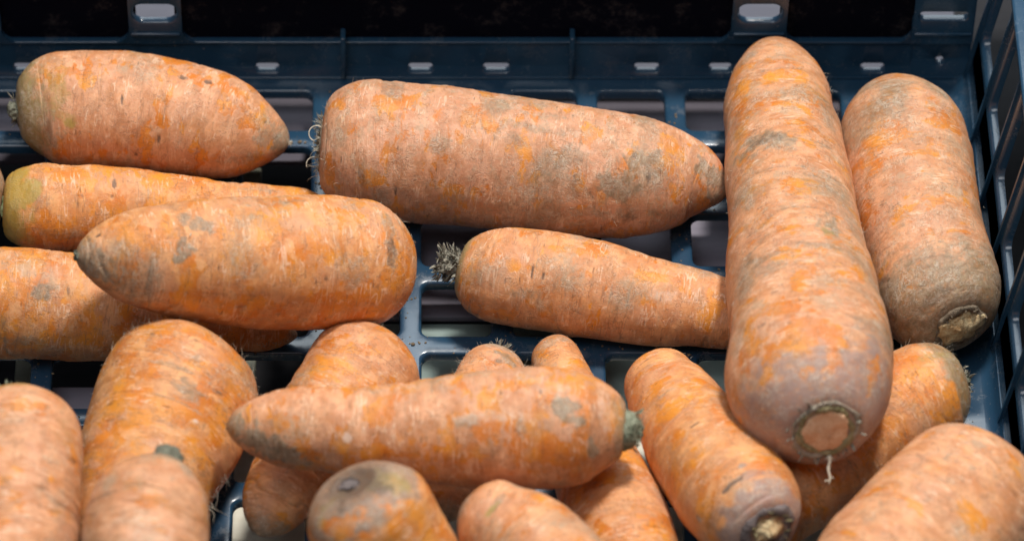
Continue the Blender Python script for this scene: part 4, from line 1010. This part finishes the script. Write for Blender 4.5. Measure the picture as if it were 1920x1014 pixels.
# right wall: leans outwards, a solid foot and slanting windows
def sw(y, z, d): return (WX + 0.13 * z - d, y, z)
bm = bmesh.new(); sy = [(WY - 4 - (k + 1) * PITCH, WY - 4 - k * PITCH) for k in range(0, 9)]
for a, b in sy:
    hole_plate(bm, (a, b, 118, 390), (a + 20, b - 20, 132, 372), 20, lambda y, z, d: sw(y, z, d), 16, 5)
    # solid foot
    vs = [bm.verts.new(Vector(sw(y, z, 0)) * U) for y, z in ((a, 0), (b, 0), (b, 118), (a, 118))]; bm.faces.new(vs)
    vs = [bm.verts.new(Vector(sw(y, z, -16)) * U) for y, z in ((a, 0), (a, 118), (b, 118), (b, 0))]; bm.faces.new(vs)
finish(bm); o = obj('side_wall', bm, M_BLUE, crate); harden(o, 50)
for a, b in sy:
    bm = bmesh.new()
    pts = [sw(b + 0, z, 0) for z in (2, 380)]
    v = [bm.verts.new(Vector((p[0] + dx, p[1] + dy, p[2])) * U) for p in pts for dx, dy in ((2, -5), (2, 5), (-7, 4), (-7, -4))]
    for f in ((0, 1, 2, 3), (4, 7, 6, 5), (0, 4, 5, 1), (1, 5, 6, 2), (2, 6, 7, 3), (3, 7, 4, 0)): bm.faces.new([v[j] for j in f])
    bmesh.ops.recalc_face_normals(bm, faces=bm.faces); obj('wall_rib', bm, M_BLUE, crate, False)
bm = bmesh.new(); add_box(bm, (WX + 38) * U, (WX + 76) * U, -1040 * U, (WY + 46) * U, 388 * U, 404 * U, 5 * U); obj('top_rail', bm, M_BLUE, crate)
# cove between floor and side wall
bm = bmesh.new()
prof = [(WX - 26, 0.4), (WX - 18, 1.6), (WX - 9, 6), (WX - 3, 13), (WX + 1.2, 25), (WX + 4, 25), (WX + 4, -2), (WX - 26, -2)]
r0 = [bm.verts.new(Vector((x, -1040, z)) * U) for x, z in prof]; r1 = [bm.verts.new(Vector((x, WY - 3, z)) * U) for x, z in prof]
for j in range(len(prof)): bm.faces.new((r0[j], r0[(j + 1) % len(prof)], r1[(j + 1) % len(prof)], r1[j]))
bm.faces.new(r0); bm.faces.new(r1[::-1]); bmesh.ops.recalc_face_normals(bm, faces=bm.faces); o = obj('floor_cove', bm, M_BLUE, crate); harden(o, 50)

# ---------------------------------------------------------------- what shows under and behind the crate
def board_mat(name, c0, c1, sc=25):
    q = NT(name); tc = q.n('ShaderNodeTexCoord'); P = tc.outputs['Object']
    a = q.noise(q.scale(P, (1, 6, 6)), sc, 4, 0.6); b = q.noise(P, 400, 3, 0.6)
    q.put(q.b.inputs['Base Color'], q.mix(q.step(a, .3, .7), c0, c1)); q.b.inputs['Roughness'].default_value = 0.6; q.b.inputs['Specular IOR Level'].default_value = 0.2
    q.put(q.b.inputs['Normal'], q.bump(q.math('ADD', a, b), .3, .0004)); return q.m
M_PURPLE = board_mat('grey_violet_board', (0.20, 0.185, 0.23, 1), (0.25, 0.23, 0.28, 1))
M_VIOLET_SHADED = board_mat('shaded_violet_board', (0.085, 0.078, 0.098, 1), (0.11, 0.10, 0.125, 1))  # darker copy of the violet board, shade put into its colour
M_NIGHT = board_mat('dark_shelf', (0.022, 0.020, 0.026, 1), (0.032, 0.030, 0.036, 1))
M_DIM = board_mat('dim_grey_shelf', (0.10, 0.105, 0.095, 1), (0.13, 0.135, 0.12, 1))
M_GREEN = board_mat('grey_green_board', (0.24, 0.31, 0.29, 1), (0.29, 0.37, 0.35, 1))
M_CREAM = board_mat('cream_board', (0.74, 0.70, 0.58, 1), (0.80, 0.77, 0.66, 1))
M_OLIVE = board_mat('olive_grey_batten', (0.13, 0.13, 0.10, 1), (0.17, 0.17, 0.13, 1))
M_PALE = board_mat('pale_grey_shelf', (0.085, 0.088, 0.115, 1), (0.11, 0.113, 0.14, 1))
M_FLOOR = board_mat('dark_stall_floor', (0.012, 0.012, 0.015, 1), (0.02, 0.02, 0.024, 1))
def board(name, mat, x0, x1, y0, y1, z0, z1, label, cat='board'):
    bm = bmesh.new(); add_box(bm, x0 * U, x1 * U, y0 * U, y1 * U, z0 * U, z1 * U, 3 * U)
    return tag(obj(name, bm, mat, None, False), label, cat)
board('shelf_board', M_VIOLET_SHADED, -160, 1062, 235, 518, -112, -95, 'violet board with shade in its colour, seen through the rearmost row of holes')
board('shelf_board', M_PURPLE, -160, 1062, -34, 228, -112, -95, 'grey violet board seen through the holes either side of the small central carrot')
board('shelf_board', M_GREEN, -160, 1062, -244, -40, -125, -108, 'grey green board seen through the holes below the small central carrot')
board('shelf_board', M_CREAM, -800, 1062, -1100, -250, -150, -132, 'cream board with bright patches seen through the lowest holes')
board('shelf_board', M_VIOLET_SHADED, -1050, -170, 345, 518, -96, -82, 'violet board with shade in its colour, seen through the rearmost holes between the two top carrots')
board('shelf_board', M_PURPLE, -1500, -330, -262, -205, -110, -92, 'narrow grey violet board under the lower left holes')
for i, (a, b, lab) in enumerate(((-1000, -900, 'olive batten under the left end of the crate, below the stout carrot'), (-380, -310, 'olive batten under the tip of the stout top left carrot'), (-760, -700, 'olive batten standing between the two others under the left carrots'))):
    board('batten', M_OLIVE, a, b, -200, 440, -125, -100, lab, 'batten')
board('rear_shelf', M_PALE, -1500, 1050, 522, 1100, -40, -22, 'pale grey shelf behind the crate seen through the slots of its back wall', 'shelf')
board('side_shelf', M_NIGHT, 1180, 1900, -260, 1100, -60, -40, 'dark violet shelf beyond the upper part of the right side wall', 'shelf')
board('side_shelf', M_DIM, 1180, 1900, -1100, -266, -60, -40, 'pale shelf beyond the lower slanted windows of the right side wall', 'shelf')
bm = bmesh.new(); add_box(bm, -2, 2, -2, 2, -0.14, -0.10); o = obj('ground', bm, M_FLOOR, None, False); o['kind'] = 'structure'

# crumbs of dry soil and skin lying on the bars of the grid
M_CRUMB = rough_mat('dry_soil', (0.10, 0.075, 0.05, 1), (0.30, 0.22, 0.14, 1), 500)
rnd = random.Random(77); bm = bmesh.new()
for k in range(1000):
    if rnd.random() < .5: x = (rnd.randint(-7, 5) * PITCH - 20) + rnd.gauss(0, 8); y = rnd.uniform(-480, 470)
    else: x = rnd.uniform(-1000, 1040); y = -8 - 12 + rnd.randint(-3, 2) * PITCH + 10 + rnd.gauss(0, 8)
    s = rnd.uniform(0.8, 2.6) * (2.0 if rnd.random() < .06 else 1)
    g = bmesh.ops.create_icosphere(bm, subdivisions=1, radius=s * U)
    for v in g['verts']: v.co = Vector((v.co.x * rnd.uniform(.7, 1.5), v.co.y * rnd.uniform(.7, 1.4), v.co.z * .6)) + Vector((x, y, s * .45)) * U
o = obj('soil_crumbs', bm, M_CRUMB, None, False); o['kind'] = 'stuff'; o['label'] = 'tiny crumbs of dry soil scattered on the crate grid'; o['category'] = 'soil'
